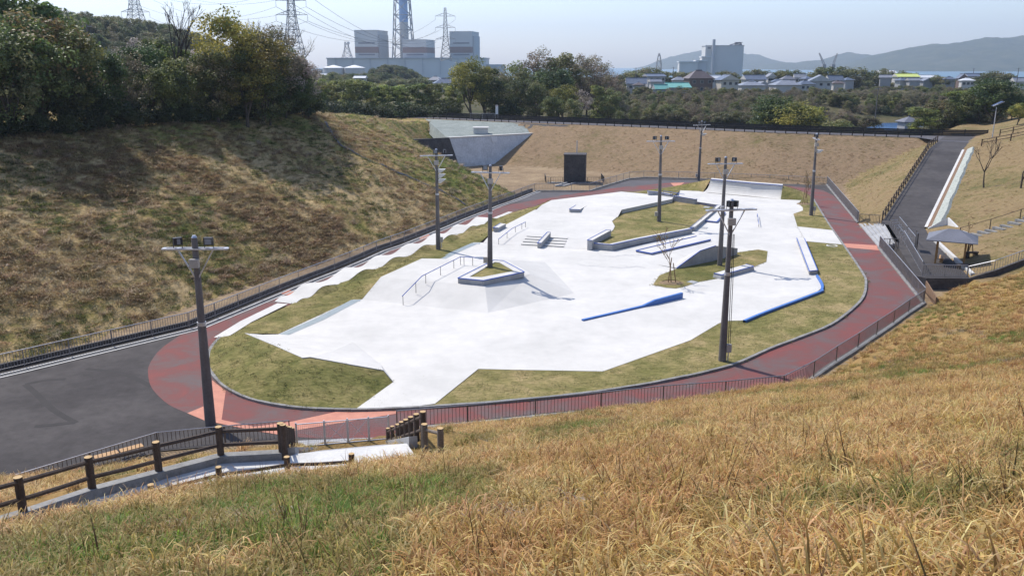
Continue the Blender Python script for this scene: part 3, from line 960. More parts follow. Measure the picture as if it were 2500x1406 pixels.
# ================================================================ FENCES
def put(o0, first, parent, loc, rz=0, sc=None, base=None):
    o = o0 if first else o0.copy()
    if not first:
        COL.objects.link(o)
        o.parent = parent
    o.location = loc
    o.rotation_euler = (0, 0, rz)
    if sc:
        o.scale = sc
    return o
def metal_fence(label, pts, h=1.1, step=3.0, gap=.17, mat='metal_fence', rail='metal_rail', z0=.12, group='grey metal railings'):
    pts = [Vector((p[0], p[1], (p[2] if len(p) > 2 else 0) + z0)) for p in pts]
    base = pts[0]
    root = thing('metal_fence', label, 'fence', base, 0, group)
    posts = lerp_line(pts, step)
    pm = MB().tube((0, 0, 0), (0, 0, h), .038, .038, 6)
    root['_local'] = 1
    p0 = pm.build('post', mat, root)
    for i, p in enumerate(posts):
        put(p0, i == 0, root, p - base)
    for a, c, nm, r, zz, mt in ((posts, posts, 'top_rail', .034, h, rail), (posts, posts, 'bottom_rail', .02, .1, mat)):
        b = MB().pipe([Vector((p.x - base.x, p.y - base.y, p.z - base.z + zz)) for p in posts], r, 6)
        b.build(nm, mt, root)
    b = MB()
    for p in lerp_line(pts, gap):
        q = p - base
        b.box((q.x, q.y, q.z + .1 + (h - .1) / 2), (.026, .026, h - .1))
    o = b.build('balusters', mat, root)
    o['kind'] = 'stuff'
    del root['_local']
    return root
metal_fence('grey metal railing along the foot of the left grass bank', LEFT_FENCE, 1.15, 3.0, .2)
metal_fence('grey metal railing around the far asphalt corner by the intake tower', BACK_FENCE[:6], 1.15, 3.0, .25)
metal_fence('thin grey metal railing below the brown dam slope', BACK_FENCE[5:], 1.1, 3.2, .25)
metal_fence('grey metal railing on the far side of the red track up to the side stairs', RIGHT_FENCE_A, 1.35, 2.6, .2)
metal_fence('grey metal railing beside the red track from the side stairs to the corner', RIGHT_FENCE_B, 1.3, 2.6, .2)
metal_fence('long dark metal railing in front of the red track above the dry grass', FRONT_FENCE, 1.1, 3.9, .21, 'rubber_rail', 'metal_fence')
metal_fence('metal railing of the asphalt lot behind the log fence', FRONT_LEFT, 1.1, 3.9, .21, 'rubber_rail', 'metal_rail', .0)
def shift(p, x=0, y=0, z=0):
    return Vector((p[0] + x, p[1] + y, p[2] + z))
metal_fence('metal railing on the plaza side of the narrow planting bed', [G(2205, 588, 1.0), G(2250, 668, 1.0)], 1.15, 2.2, .2, z0=0)
metal_fence('metal railing along the front of the shelter plaza', [G(2251, 674, 1.02), G(2360, 676, 1.02)], 1.1, 2.2, .2, z0=0)
metal_fence('pale metal handrail climbing the slope from the plaza corner', [G(2362, 676, 1.05), G(2410, 668, 1.75), G(2500, 636, 2.7), G(2600, 600, 3.8)], 1.0, 3.0, .3, 'metal_fence', 'galvanised', 0)

def log_fence(label, bases, h=1.2, r=.1, rails=(.55, 1.0), mat='log_brown', rr=.055, group='log fences', cap='log_end', ends=True):
    """posts stand where given; rails run post to post"""
    bases = [Vector(p) for p in bases]
    base = bases[0]
    root = thing('log_fence', label, 'fence', base, 0, group)
    root['_local'] = 1
    b = MB().tube((0, 0, -.3), (0, 0, h), r * 1.04, r, 10, 0, 1)
    p0 = b.build('post', [mat, cap], root)
    for i, p in enumerate(bases):
        put(p0, i == 0, root, p - base, random.random() * 6, (1, 1, 1 + random.uniform(-.02, .02)))
    for a, c in zip(bases, bases[1:]):
        for zr in rails:
            q0, q1 = a - base + Vector((0, 0, zr * h)), c - base + Vector((0, 0, zr * h))
            mid_ = (q0 + q1) / 2 + Vector((random.uniform(-.02, .02), random.uniform(-.02, .02), random.uniform(-.02, .01)))
            MB().pipe([q0, mid_, q1], rr, 7).build('rail', mat, root)
    del root['_local']
    return root
log_fence('dark log fence on the far side of the white path, pale sawn post tops', FAR_POSTS, 1.2, .105, (.48, .86), rr=.06)
near_p = [Vector((p.x, p.y, p.z)) for p in NEAR_POSTS]
log_fence('low log fence on the near side of the white path, half hidden in grass', near_p, .58, .09, (.55,), rr=.055)
# log fences down both sides of the stairs
sl = [G(690, 1036, 9.2)] + [None] * 6
a0, a1 = Vector((sl[0].x, sl[0].y, 8.0)), Vector((-11.6, 42.2, .25))
log_fence('log fence descending the left side of the stairs towards the gate', [a0.lerp(a1, k / 9) for k in range(10)], 1.18, .1, (.45, .85))
b0, b1 = G(1032, 1003, 9.2), G(970, 1034, 4.6)
b0.z -= 1.18; b1.z -= 1.18
log_fence('log fence descending the other side of the stairs, beside the dry grass', [b0.lerp(b1, k / 5) for k in range(6)] + [b0.lerp(b1, 1.3), b0.lerp(b1, 1.6)], 1.18, .1, (.45, .85))
p = G(1036, 1038, 9.0)
log_fence('weathered grey log posts at the top corner of the stairs', [Vector((p.x, p.y, 8.1)), Vector((p.x + .55, p.y - .55, 8.2))], .95, .1, (.8,), 'log_grey')
# dam road fences
cd_ = lerp_line(CREST[1:6], 2.0)
fr = [p for p in offset(cd_, .35)]
log_fence('dark post-and-rail fence along the near edge of the dam road', [Vector((p.x, p.y, p.z)) for p in fr[8:]], 1.15, .09, (.5, .9), 'timber_black', .05, cap='log_grey')
log_fence('black post-and-rail fence above the grey sprayed concrete slope', [Vector((p.x, p.y, p.z)) for p in fr[:9]], .9, .08, (.5, .9), 'timber_black', .06, cap='timber_black')
# board fence behind the road
def board_fence(label, pts, h, step=4.0):
    pts = lerp_line(pts, step)
    base = pts[0]
    root = thing('board_fence', label, 'fence', base, 0)
    root['_local'] = 1
    p0 = MB().box((0, 0, h / 2), (.14, .14, h + .1)).build('post', 'timber_black', root)
    for i, p in enumerate(pts):
        put(p0, i == 0, root, p - base)
    for a, c in zip(pts, pts[1:]):
        q0, q1 = a - base, c - base
        for k in range(4):
            z = h * (.14 + .24 * k)
            MB().bar(q0 + Vector((0, -.09, z)), q1 + Vector((0, -.09, z)), .04, h * .215).build('board', 'timber_black', root)
    del root['_local']
    return root
bf = offset(lerp_line(CREST, 4), 5.9)
board_fence('long black board fence behind the dam road', [Vector((p.x, p.y, p.z)) for p in bf if -58 < p.x < 92], 1.25)
# fences by the ramp road
rl = [Vector((49.8, 102.3, .95)), Vector((73.6, 141.7, 6.5)), Vector((78.5, 149, 7.0))]
left_edge = offset(lerp_line(rl, 2.1), 5.1)
log_fence('dark log fence along the basin side of the ramp road', left_edge[1:], 1.2, .09, (.45, .9), 'log_brown', .05, cap='log_brown')
def on_ground(pts):
    return [Vector((p[0], p[1], tz(p[0], p[1]))) for p in pts]
f1 = [G(2356, 366, 6.9), G(2500, 416, 8.2)]
f1 = lerp_line([Vector((76.5, 141.5, 0)), Vector((84, 136, 0)), Vector((93, 129, 0)), Vector((104, 121, 0))], 2.0)
log_fence('dark log fence crossing the slope from the top of the ramp', on_ground(f1), 1.15, .09, (.5, .9), 'log_brown', .05, cap='log_brown')
f2 = lerp_line([Vector((84, 150, 0)), Vector((92, 143, 0)), Vector((102, 135, 0)), Vector((113, 127, 0))], 2.0)
log_fence('second dark log fence higher on the slope behind the bare tree', on_ground(f2), 1.15, .09, (.5, .9), 'log_brown', .05, cap='log_brown')

# ---------------------------------------------------------------- white path, kerb, stairs, gate
A = [Vector((p.x, p.y, p.z + .02)) for p in [LAND[1]] + [LAND[0]] + [p for p in FAR_POSTS]]
B = [Vector((p.x, p.y, p.z + .02)) for p in [LAND[2]] + NEAR_POSTS[:1] + [p for p in NEAR_POSTS]]
b = MB()
b.loft(A[:2] , [Vector((LAND[2].x, LAND[2].y, 8.02)), Vector((LAND[3].x, LAND[3].y, 8.02))])
struct(b.build('stair_landing', 'concrete_path'), 'white concrete landing at the head of the stairs')
b = MB()
b.loft([Vector((p.x, p.y, p.z + .03)) for p in [LAND[0]] + FAR_POSTS], [Vector((p.x, p.y, p.z + .03)) for p in [LAND[3]] + PATH_NEAR])
struct(b.build('path', 'concrete_path'), 'white concrete path along the near slope')
kr = thing('path_kerb', 'dark grey concrete kerb carrying the log fence', 'kerb', FAR_POSTS[0])
for a, c in zip(FAR_POSTS, FAR_POSTS[1:]):
    n = Vector((-(c - a).y, (c - a).x, 0)).normalized() * .16
    b = MB()
    ringb = [a - n, c - n, c + n, a + n]
    b.solid([(p.x, p.y, p.z - .3) for p in ringb], [(p.x, p.y, p.z + .26) for p in ringb])
    b.build('kerb_segment', 'concrete_old', kr)
st = thing('stairs', 'concrete stairs dropping from the landing to the gate', 'stairs', STAIR_TOP)
d = STAIR_END - STAIR_TOP
w = (LAND[1] - LAND[0]); w.z = 0
wdir = w.normalized()
ns = 40
for k in range(ns):
    p0, p1 = STAIR_TOP + d * (k / ns), STAIR_TOP + d * ((k + 1) / ns)
    hw = 1.75
    z = 8.0 - (k + 1) * (7.85 / ns)
    rg = [p0 - wdir * hw, p0 + wdir * hw, p1 + wdir * hw, p1 - wdir * hw]
    MB().solid([(p.x, p.y, z - .4) for p in rg], [(p.x, p.y, z) for p in rg]).build('step', 'concrete_grey', st)
for s_ in (-1, 1):
    a, c = STAIR_TOP + wdir * s_ * 1.95, STAIR_END + wdir * s_ * 1.95
    b = MB()
    n = wdir * .14
    rg = [a - n, a + n, c + n, c - n]
    zz = [8.25, 8.25, .35, .35]
    b.solid([(p.x, p.y, q - .8) for p, q in zip(rg, zz)], [(p.x, p.y, q) for p, q in zip(rg, zz)])
    b.build('cheek_wall', 'concrete_grey', st)
gt = thing('gate', 'galvanised four-panel gate with crossed braces at the foot of the stairs', 'gate', (GATE_A.x, GATE_A.y, 0))
ga, gb = Vector((GATE_A.x, GATE_A.y, .0)), Vector((GATE_B.x, GATE_B.y, .0))
ks = [0, .30, .55, .78, 1.0]
for i in range(4):
    a, c = ga.lerp(gb, ks[i] + .006), ga.lerp(gb, ks[i + 1] - .006)
    b = MB()
    up = Vector((0, 0, 1))
    b.pipe([a + up * .06, a + up * 1.35, c + up * 1.35, c + up * .06, a + up * .06], .032, 8)
    fr_ = b.build('gate_frame', 'galvanised', gt)
    b = MB()
    if i in (1, 2):
        b.tube(a + up * .06, c + up * 1.35, .012).tube(a + up * 1.35, c + up * .06, .012)
        b.build('brace', 'galvanised', gt)
    b = MB()
    for k in range(1, 14):
        q = a.lerp(c, k / 14)
        b.box((q.x, q.y, .70), (.008, .008, 1.25))
    for k in range(1, 10):
        q0, q1 = a + up * (.06 + k * .129), c + up * (.06 + k * .129)
        b.bar(q0, q1, .006)
    b.build('wire_mesh', 'metal_fence', gt)['kind'] = 'stuff'
for k in ks:
    q = ga.lerp(gb, k)
    MB().tube((q.x, q.y, 0), (q.x, q.y, 1.45), .045, .045, 10).build('gate_post', 'galvanised', gt)

# ---------------------------------------------------------------- benches in the lot
def bench(name, label, loc, rz, L_=1.6):
    t = thing(name, label, 'bench', loc, rz, 'wooden benches in the lot', True)
    for k in range(4):
        MB().box((0, -.18 + k * .12, .43), (L_, .10, .04)).build('seat_plank', 'wood_bench', t)
    for s_ in (-1, 1):
        b = MB().box((s_ * (L_ / 2 - .2), 0, .2), (.07, .38, .4))
        b.build('leg', 'box_white', t)
    return t
p0, p1 = G(233, 1116, .43), G(347, 1086, .43)
dd = p1 - p0
rz = math.atan2(dd.y, dd.x)
bench('bench', 'pale wooden bench behind the log fence, the one nearer the lamp pole', (*(p0.lerp(p1, .76)).xy, 0), rz, dd.length * .5)
bench('bench', 'pale wooden bench behind the log fence, the one farther from the lamp pole', (*(p0.lerp(p1, .22)).xy, 0), rz, dd.length * .5)

# ================================================================ LIGHT POLES
def light_pole(label, base, top, arm_rz, box='base', floods=((-.9, 20), (.7, -20)), speakers=0, cable=False, arm=1.75, back=False, r0=.27):
    B_ = G(*base)
    x, y, w_ = ray(*top)
    t_ = B_.y / y
    h = EYE + w_ * t_ - B_.z
    lean = (x * t_ - B_.x)
    root = thing('light_pole', label, 'light pole', B_, 0, 'floodlight poles', True)
    b = MB().tube((0, 0, -.3), (lean * .55, 0, h * .55), r0, r0 * .72, 14).tube((lean * .55, 0, h * .55), (lean, 0, h), r0 * .66, r0 * .5, 14)
    b.build('pole', 'pole_concrete', root, smooth=False)
    MB().tube((lean * .545, 0, h * .545), (lean * .565, 0, h * .565), r0 * .8, r0 * .8, 14).build('band', 'galvanised', root)
    MB().tube((lean, 0, h), (lean, 0, h + .12), r0 * .5, r0 * .3, 12).build('cap', 'galvanised', root)
    za = h - .62
    ux, uy = math.cos(arm_rz), math.sin(arm_rz)
    ar = MB()
    for o_ in (-.16, .16):
        ar.bar((lean - ux * arm - uy * o_, -uy * arm + ux * o_, za), (lean + ux * arm - uy * o_, uy * arm + ux * o_, za), .10, .09)
    for e_ in (-.96, -.5, .5, .96):
        ar.bar((lean + ux * arm * e_ - uy * .16, uy * arm * e_ + ux * .16, za), (lean + ux * arm * e_ + uy * .16, uy * arm * e_ - ux * .16, za), .22, .07)
    ar.build('crossarm', 'galvanised', root)
    for e_ in (-.55, .55):
        MB().bar((lean + ux * arm * e_, uy * arm * e_, za - .05), (lean * .85, -.1, za - 1.75), .07, .07).build('brace', 'galvanised', root)
    for fx_, fz_ in floods:
        c = Vector((lean + ux * fx_, uy * fx_, za + .42))
        f = MB()
        f.box((c.x, c.y, c.z), (.46, .28, .40), arm_rz + R(fz_))
        head = f.build('floodlight', 'black_metal', root)
        f = MB().box((c.x + .02 * ux, c.y - .145, c.z), (.36, .02, .3), arm_rz + R(fz_) * .5)
        f.build('lens', 'lamp_glass', head)
        f = MB().bar((c.x - .24 * ux, c.y - .24 * uy, c.z), (c.x - .24 * ux, c.y - .24 * uy, za + .04), .03).bar((c.x + .24 * ux, c.y + .24 * uy, c.z), (c.x + .24 * ux, c.y + .24 * uy, za + .04), .03)
        f.build('bracket', 'black_metal', head)
    MB().box((lean * .95, -r0 * .62 - .14, za - .75), (.5, .28, .46)).build('junction_box', 'box_beige', root)
    if box == 'base':
        MB().box((r0 + .1, -.1, .95), (.34, .3, .55)).build('meter_box', 'box_beige', root)
        MB().tube((r0 + .1, -.1, 0), (r0 + .1, -.1, .7), .04).build('conduit', 'galvanised', root)
    if box == 'left':
        MB().box((-r0 - .12, -.1, .95), (.42, .3, .55)).build('meter_box', 'box_beige', root)
    if cable:
        for k, o_ in enumerate((.05, .17)):
            MB().pipe([(r0 + o_, -.12, 1.2), (lean * .5 + r0 * .75 + o_, -.12, h * .5), (lean * .85 + r0 * .6 + o_ * .6, -.12, h * .8)], .022, 6).build('cable', 'black_metal', root)
    for k in range(speakers):
        zz = h - 2.5 - .55 * k
        MB().solid([(lean * .8 + .2, -.2, zz), (lean * .8 + .45, -.2, zz), (lean * .8 + .45, .2, zz), (lean * .8 + .2, .2, zz)],
                   [(lean * .8 + .2, -.3, zz + .4), (lean * .8 + .95, -.4, zz + .4), (lean * .8 + .95, .4, zz + .4), (lean * .8 + .2, .3, zz + .4)]).build('loudspeaker', 'box_white', root)
    del root['_local']
    return root
light_pole('tallest floodlight pole, standing by the salmon patch on the track', (514, 1037, .02), (474, 580), R(1), 'none', ((-.92, 35), (.75, -5)), r0=.31, cable=False)
light_pole('floodlight pole with stacked white loudspeakers beside the roller strip', (1070, 605, .3), (1065, 366), R(14), 'base', ((-.1, 0), (.9, -60)), 3)
light_pole('floodlight pole growing out of the triangular planter', (1196, 658, 1.35), (1197, 405), R(-12), 'left', ((-.5, 0), (1.0, -70)))
light_pole('floodlight pole on the grass island behind the long ledge', (1609, 540, .64), (1614, 333), R(3), 'left', ((-.8, 40), (.75, -40)))
light_pole('farthest floodlight pole by the railing left of the quarter pipe', (1705, 441, 0), (1714, 297), R(25), 'left', ((-.6, 0), (.6, -40)), 1)
light_pole('floodlight pole at the wedge wall on the small grass island', (1757, 648, .14), (1772, 385), R(6), 'none', ((-.8, 20), (.9, -30)))
light_pole('nearest floodlight pole with hanging cables on the front lawn', (1763, 880, .12), (1787, 490), R(12), 'base', ((-.12, 30), (.2, -60)), cable=True)
light_pole('floodlight pole with a small sign panel beside the red track', (1980, 526, .12), (1994, 328), R(80), 'base', ((-.5, 0), (.5, -40)), 1)

# ================================================================ SKATE OBSTACLES
def ledge(label, line, width, zb, name='ledge', cat='skate ledge', edges=True, side=1, body='concrete_grey', top_mat='concrete_white', cop=.07):
    """block following a line (its near top edge, each point with its own height); blue steel on the top edges"""
    P = GL(line)
    Q = offset(P, width * side)
    for q, p in zip(Q, P):
        q.z = p.z
    root = thing(name, label, cat, (P[0].x, P[0].y, zb))
    zbs = zb if isinstance(zb, (list, tuple)) else [zb] * len(P)
    b = MB()
    b.loft([(p.x, p.y, z) for p, z in zip(P, zbs)], P)
    b.loft([(p.x, p.y, z) for p, z in zip(Q, zbs)], Q)
    for e_ in (0, -1):
        b.poly([(P[e_].x, P[e_].y, zbs[e_]), P[e_], Q[e_], (Q[e_].x, Q[e_].y, zbs[e_])])
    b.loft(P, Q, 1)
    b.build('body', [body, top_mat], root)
    if edges:
        b = MB()
        for a, c in zip(P, P[1:]):
            b.bar(a, c, cop, cop)
        b.build('front_coping', 'coping_blue', root)
        b = MB()
        for e_ in (0, -1):
            b.bar(P[e_], Q[e_], cop, cop)
        b.build('end_coping', 'coping_blue', root)
    return root
def block(label, quad, h, zb, name='ledge', cat='skate ledge', copes=(0, 1), shrink=0.0, cop=.07, mat='concrete_grey', top='concrete_white'):
    """block from the four corners of its top (near-left, near-right, far-right, far-left)"""
    T = GL(quad, zb + h)
    c0 = sum(T, Vector()) / 4
    root = thing(name, label, cat, (c0.x, c0.y, zb))
    bot = [c0 + (p - c0) * (1 + shrink) for p in T]
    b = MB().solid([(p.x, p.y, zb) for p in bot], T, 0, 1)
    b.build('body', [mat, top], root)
    for k in copes:
        MB().bar(T[k], T[(k + 1) % 4], cop, cop).build('coping', 'coping_blue', root)
    return root
# triangular planter on the pyramid
zt2 = zt + .48
outr = GL([(1118, 679), (1180, 685), (1280, 664), (1229, 637), (1206, 635)], zt2)
inr = GL([(1146, 675.5), (1176, 676.5), (1255, 661.5), (1220, 641), (1208, 639.5)], zt2)
pl = thing('planter', 'triangular concrete planter with blue edge and a lamp pole in it', 'planter', (outr[0].x, outr[0].y, zt))
b = MB()
b.loft([(p.x, p.y, zt) for p in outr], outr, 0, True)
b.loft(outr, inr, 1, True)
b.loft(inr, [(p.x, p.y, zt) for p in inr], 0, True)
b.build('ledge_ring', ['concrete_grey', 'concrete_white'], pl)
b = MB()
for k in range(5):
    b.bar(outr[k], outr[(k + 1) % 5], .08, .08)
b.build('coping', 'coping_blue', pl)
fill([[Vector((p.x, p.y, zt2 - .06)) for p in inr]]).build('planter_turf', 'lawn', pl)
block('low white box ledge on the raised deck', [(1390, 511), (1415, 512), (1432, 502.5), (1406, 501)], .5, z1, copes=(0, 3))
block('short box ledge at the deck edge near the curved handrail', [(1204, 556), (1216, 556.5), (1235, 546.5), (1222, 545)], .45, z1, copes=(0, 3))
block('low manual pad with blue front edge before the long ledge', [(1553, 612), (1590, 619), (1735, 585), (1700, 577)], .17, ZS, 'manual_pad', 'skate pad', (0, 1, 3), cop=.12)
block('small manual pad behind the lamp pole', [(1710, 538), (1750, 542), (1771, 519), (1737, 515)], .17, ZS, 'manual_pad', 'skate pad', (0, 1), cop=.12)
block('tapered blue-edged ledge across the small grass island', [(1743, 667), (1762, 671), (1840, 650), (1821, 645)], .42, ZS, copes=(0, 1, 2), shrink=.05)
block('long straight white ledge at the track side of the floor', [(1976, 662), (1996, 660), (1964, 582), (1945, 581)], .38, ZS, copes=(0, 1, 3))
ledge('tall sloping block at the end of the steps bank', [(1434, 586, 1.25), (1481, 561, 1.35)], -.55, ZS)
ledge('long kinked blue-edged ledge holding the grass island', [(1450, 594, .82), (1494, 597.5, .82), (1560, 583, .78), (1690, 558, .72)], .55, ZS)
ledge('grey ledge running away beside the grass island', [(1685, 555, .60), (1751, 501, .60)], -.5, ZS, cop=.05)
ledge('high grey ledge at the far corner of the grass island', [(1644, 478, 1.45), (1697, 487, 1.35)], .5, .5)
ledge('low blue-edged ledge on the topmost deck', [(1583, 467, 1.75), (1606, 469, 1.6), (1638, 475, 1.5)], .5, z2)
ledge('low pale wall closing the far side of the grass island', [(1697, 492, .75), (1751, 500, .62)], .3, ZS, edges=False)
# steps with their hubba
sp = thing('stair_set', 'four white skate steps between the floor and the raised deck', 'steps', G(1320, 600, ZS))
fl, frr, bl, br = G(1272, 599, ZS), G(1376, 605, ZS), G(1290, 573, z1), G(1388, 579, z1)
for k in range(4):
    za, zb_ = ZS + (z1 - ZS) * (k + 1) / 4, 0.0
    a, c = fl.lerp(bl, k / 4), frr.lerp(br, k / 4)
    a2, c2 = fl.lerp(bl, 1.1), frr.lerp(br, 1.1)
    MB().solid([(p.x, p.y, 0) for p in (a, c, c2, a2)], [(p.x, p.y, za + .012) for p in (a, c, c2, a2)], 1, 0).build('step', ['concrete_white', 'concrete_old'], sp)
ledge('short blue-edged hubba down the middle of the four steps', [(1312, 593, .72), (1336, 567, 1.25)], -.42, ZS)
# wedge wall
Bp = GL([(1652, 657), (1708, 645), (1745, 637), (1800, 622)], ZS)
hs = [.12, 1.42, 1.62, .72]
Tp = [Vector((p.x, p.y, ZS + h)) for p, h in zip(Bp, hs)]
Bk = offset(Bp, .35)
Bk2 = offset(Bp, 2.6)
b = MB()
b.loft(Bp, Tp)
b.loft(Tp, [Vector((p.x, p.y, t.z)) for p, t in zip(Bk, Tp)], 1)
b.loft([Vector((p.x, p.y, t.z)) for p, t in zip(Bk, Tp)], [Vector((p.x, p.y, ZS)) for p in Bk2], 1)
for e_ in (0, -1):
    b.poly([Bp[e_], Tp[e_], (Bk[e_].x, Bk[e_].y, Tp[e_].z), (Bk2[e_].x, Bk2[e_].y, ZS)])
wg = thing('wedge_wall', 'tall grey wedge-shaped wall with a bank behind, on the small grass island', 'skate ramp', (Bp[0].x, Bp[0].y, ZS))
b.build('wall', ['concrete_grey', 'concrete_white'], wg)
b = MB()
for a, c in zip(Tp[:3], Tp[1:3]):
    b.bar(a, c, .07, .07)
b.build('coping', 'coping_blue', wg)
# blue kinked curb in the middle of the floor
P = GL([(1424, 784), (1500, 766.5), (1572, 750), (1600, 744), (1667, 728)], ZS)
hh = [.13, .13, .15, .42, .5]
Q = offset(P, .22)
b = MB()
T_ = [Vector((p.x, p.y, ZS + h)) for p, h in zip(P, hh)]
U_ = [Vector((p.x, p.y, ZS + h)) for p, h in zip(Q, hh)]
b.loft(P, T_).loft(T_, U_).loft(U_, Q)
for e_ in (0, -1):
    b.poly([P[e_], T_[e_], U_[e_], Q[e_]])
tag(b.build('slappy_curb', 'blue_bright'), 'long blue curb rising to a hump on the white floor', 'skate curb')
# blue edge of the floor at the right
P = smooth_line(GL([(1992, 671), (2004, 692), (2003, 705), (1994, 712), (1870, 758), (1814, 781)], .30), 4)
b = MB()
Q = offset(P, .22)
b.loft(P, Q).loft([(p.x, p.y, .1) for p in P], P).loft(Q, [(p.x, p.y, .1) for p in Q])
tag(b.build('edge_curb', 'blue_bright'), 'blue kerb edging the floor along the front lawn', 'skate curb')
# handrails
def handrail(label, top, feet, r=.035):
    T = GL(top)
    root = thing('handrail', label, 'handrail', (T[0].x, T[0].y, 0), 0, 'skate handrails')
    MB().pipe(T, r, 8).build('rail', 'coping_blue', root)
    for px, py, zf in feet:
        f = G(px, py, zf)
        # foot of the rail point right above it
        best = None
        for a, c in zip(T, T[1:]):
            d_ = (c - a).to_2d()
            t = max(0, min(1, (f.to_2d() - a.to_2d()).dot(d_) / d_.length_squared))
            q = a.lerp(c, t)
            dist = (q.to_2d() - f.to_2d()).length
            if best is None or dist < best[0]:
                best = (dist, q)
        q = best[1]
        MB().tube((q.x, q.y, zf - .05), q, r * .8, r * .8, 6).build('post', 'rubber_rail', root)
    return root
handrail('long kinked blue handrail down the pyramid bank', [(982, 723, .92), (1030, 674, 2.0), (1124, 627, 2.0), (1163, 629, 2.0)],
         [(982, 744, ZS), (1010, 713, .75), (1032, 690, 1.2), (1065, 671, 1.2), (1096, 654, 1.2), (1124, 639, 1.2), (1142, 640, 1.2), (1163, 641, 1.2)])
handrail('curved blue handrail beside the four steps', [(1217, 584, .75), (1250, 558, 1.35), (1283, 542, 1.35)], [(1217, 597, ZS), (1234, 580, .5), (1251, 567, z1), (1266, 559, z1), (1282, 552, z1)])
handrail('thin blue flat rail on the far ledge', [(1619, 467, 1.85), (1640, 469.5, 1.85), (1671, 475, 1.85)], [(1619, 477, 1.15), (1645, 479, 1.15), (1671, 481, 1.15)])
handrail('short free-standing flat rail on the wide white floor', [(1849, 522, .55), (1853, 547, .55)], [(1849, 528, ZS), (1851, 540, ZS), (1853, 554, ZS)])
# manhole covers, ring
for i, (qd, z, lab) in enumerate((([(1710, 558), (1726, 559), (1729, 555), (1713, 554)], .128, 'grey metal cover beside the long ledge'), ([(1676, 688), (1694, 692), (1705, 688), (1688, 684)], .155, 'grey metal cover at the tip of the small grass island'),
                                 ([(1716, 507), (1731, 508), (1734, 505), (1720, 504)], .632, 'grey metal cover in the grass by the far ledge'))):
    T = GL(qd, z)
    t = thing('access_cover', lab, 'access cover', T[0])
    MB().solid([(p.x, p.y, p.z - .03) for p in T], T).build('plate', 'grate', t)
    c0 = sum(T, Vector()) / 4
    MB().solid([(p.x, p.y, p.z) for p in [c0 + (q - c0) * .8 for q in T]], [(p.x, p.y, p.z + .006) for p in [c0 + (q - c0) * .8 for q in T]]).build('lid', 'concrete_grey', t)
c0 = G(2031, 600, .13)
b = MB()
n = 28
ro = [(c0.x + .62 * math.cos(2 * math.pi * k / n), c0.y + .62 * math.sin(2 * math.pi * k / n), .16) for k in range(n)]
ri = [(c0.x + .46 * math.cos(2 * math.pi * k / n), c0.y + .46 * math.sin(2 * math.pi * k / n), .16) for k in range(n)]
b.loft(ro, ri, 0, True).loft([(x, y, .08) for x, y, z in ro], ro, 0, True).loft(ri, [(x, y, .08) for x, y, z in ri], 0, True)
tag(b.build('manhole_ring', 'concrete_white'), 'white concrete manhole ring in the side lawn', 'manhole')
for pts in ([(1470, 622), (1500, 626), (1540, 624), (1575, 622)], [(1410, 645), (1430, 650), (1455, 650), (1490, 652), (1530, 655), (1560, 651)]):
    pass

# ================================================================ INTAKE TOWER, SPILLWAY
c0 = G(1402, 447, 0)
wd = 3.7
t = thing('intake_tower', 'tall dark concrete block with a thin mast at the far basin edge', 'tower', (c0.x, c0.y + 1.8, 0))
cy = c0.y + 1.8
b = MB()
rg = [(c0.x - wd / 2, cy - 1.6), (c0.x + wd / 2, cy - 1.9), (c0.x + wd / 2 + .5, cy + 1.6), (c0.x - wd / 2 + .3, cy + 1.8)]
b.slab(rg, -.2, 4.75)
b.build('shaft', 'dark_concrete', t)
b = MB()
c_ = (sum(p[0] for p in rg) / 4, sum(p[1] for p in rg) / 4)
b.slab([(c_[0] + (p[0] - c_[0]) * 1.04, c_[1] + (p[1] - c_[1]) * 1.04) for p in rg], 4.75, 4.95)
b.build('cap', 'dark_concrete', t)
MB().tube((c0.x + .5, cy, 4.9), (c0.x + .5, cy, 7.2), .09, .09, 8).build('mast', 'galvanised', t)
metal_fence('low black railing around the intake tower', [(c0.x - 5, cy + 3, 0), (c0.x - 5, cy - 2.6, 0), (c0.x + 5.2, cy - 2.6, 0), (c0.x + 5.2, cy + 3, 0)], 1.1, 2.2, .3, 'black_metal', 'black_metal', 0, 'black railings')
b = MB()
for k in range(260):
    x, y = c0.x + random.uniform(-4.6, 4.6), cy - 2.2 + random.uniform(0, .8)
    if abs(x - c0.x + .4) < .9:
        continue
    r = random.uniform(.08, .2)
    i = len(b.v)
    v8 = [(x + r * random.uniform(.6, 1.2) * sx, y + r * random.uniform(.6, 1.2) * sy, r * random.uniform(.5, .9) * sz + .02) for sx, sy, sz in ((-1, -1, 0), (1, -1, 0), (1, 1, 0), (-1, 1, 0), (-.6, -.6, 1), (.6, -.6, 1), (.6, .6, 1), (-.6, .6, 1))]
    b.solid(v8[:4], v8[4:])
tag(b.build('rubble', 'pebble'), 'pale rubble stones at the foot of the intake tower', 'stones', kind='stuff')
b = MB()
b.slab([(c0.x - 3.4, cy - 6.2), (c0.x - 2.2, cy - 6.2), (c0.x + .2, cy - 1.8), (c0.x - 1.0, cy - 1.8)], -.05, .05)
struct(b.build('channel', 'drain_dark'), 'dark channel running from the intake tower')
for off_ in (-3.6, -2.2):
    b = MB().bar((c0.x + off_, cy - 6.2, .08), (c0.x + off_ + 2.4, cy - 1.8, .08), .22, .16)
    struct(b.build('channel_edge', 'concrete_path'), 'pale channel edge by the intake tower')
sw = thing('spillway', 'big grey concrete spillway wall below the dam road', 'spillway', (-4.3, 180.6, 0))
EYEV = Vector((0, 0, EYE))
def on_plane(px, py, p0, nrm_):
    d_ = Vector(ray(px, py))
    return EYEV + d_ * ((p0 - EYEV).dot(nrm_) / d_.dot(nrm_))
BM, TR = Vector((-4.3, 180.6, -.4)), Vector((5.6, 189.2, 5.75))
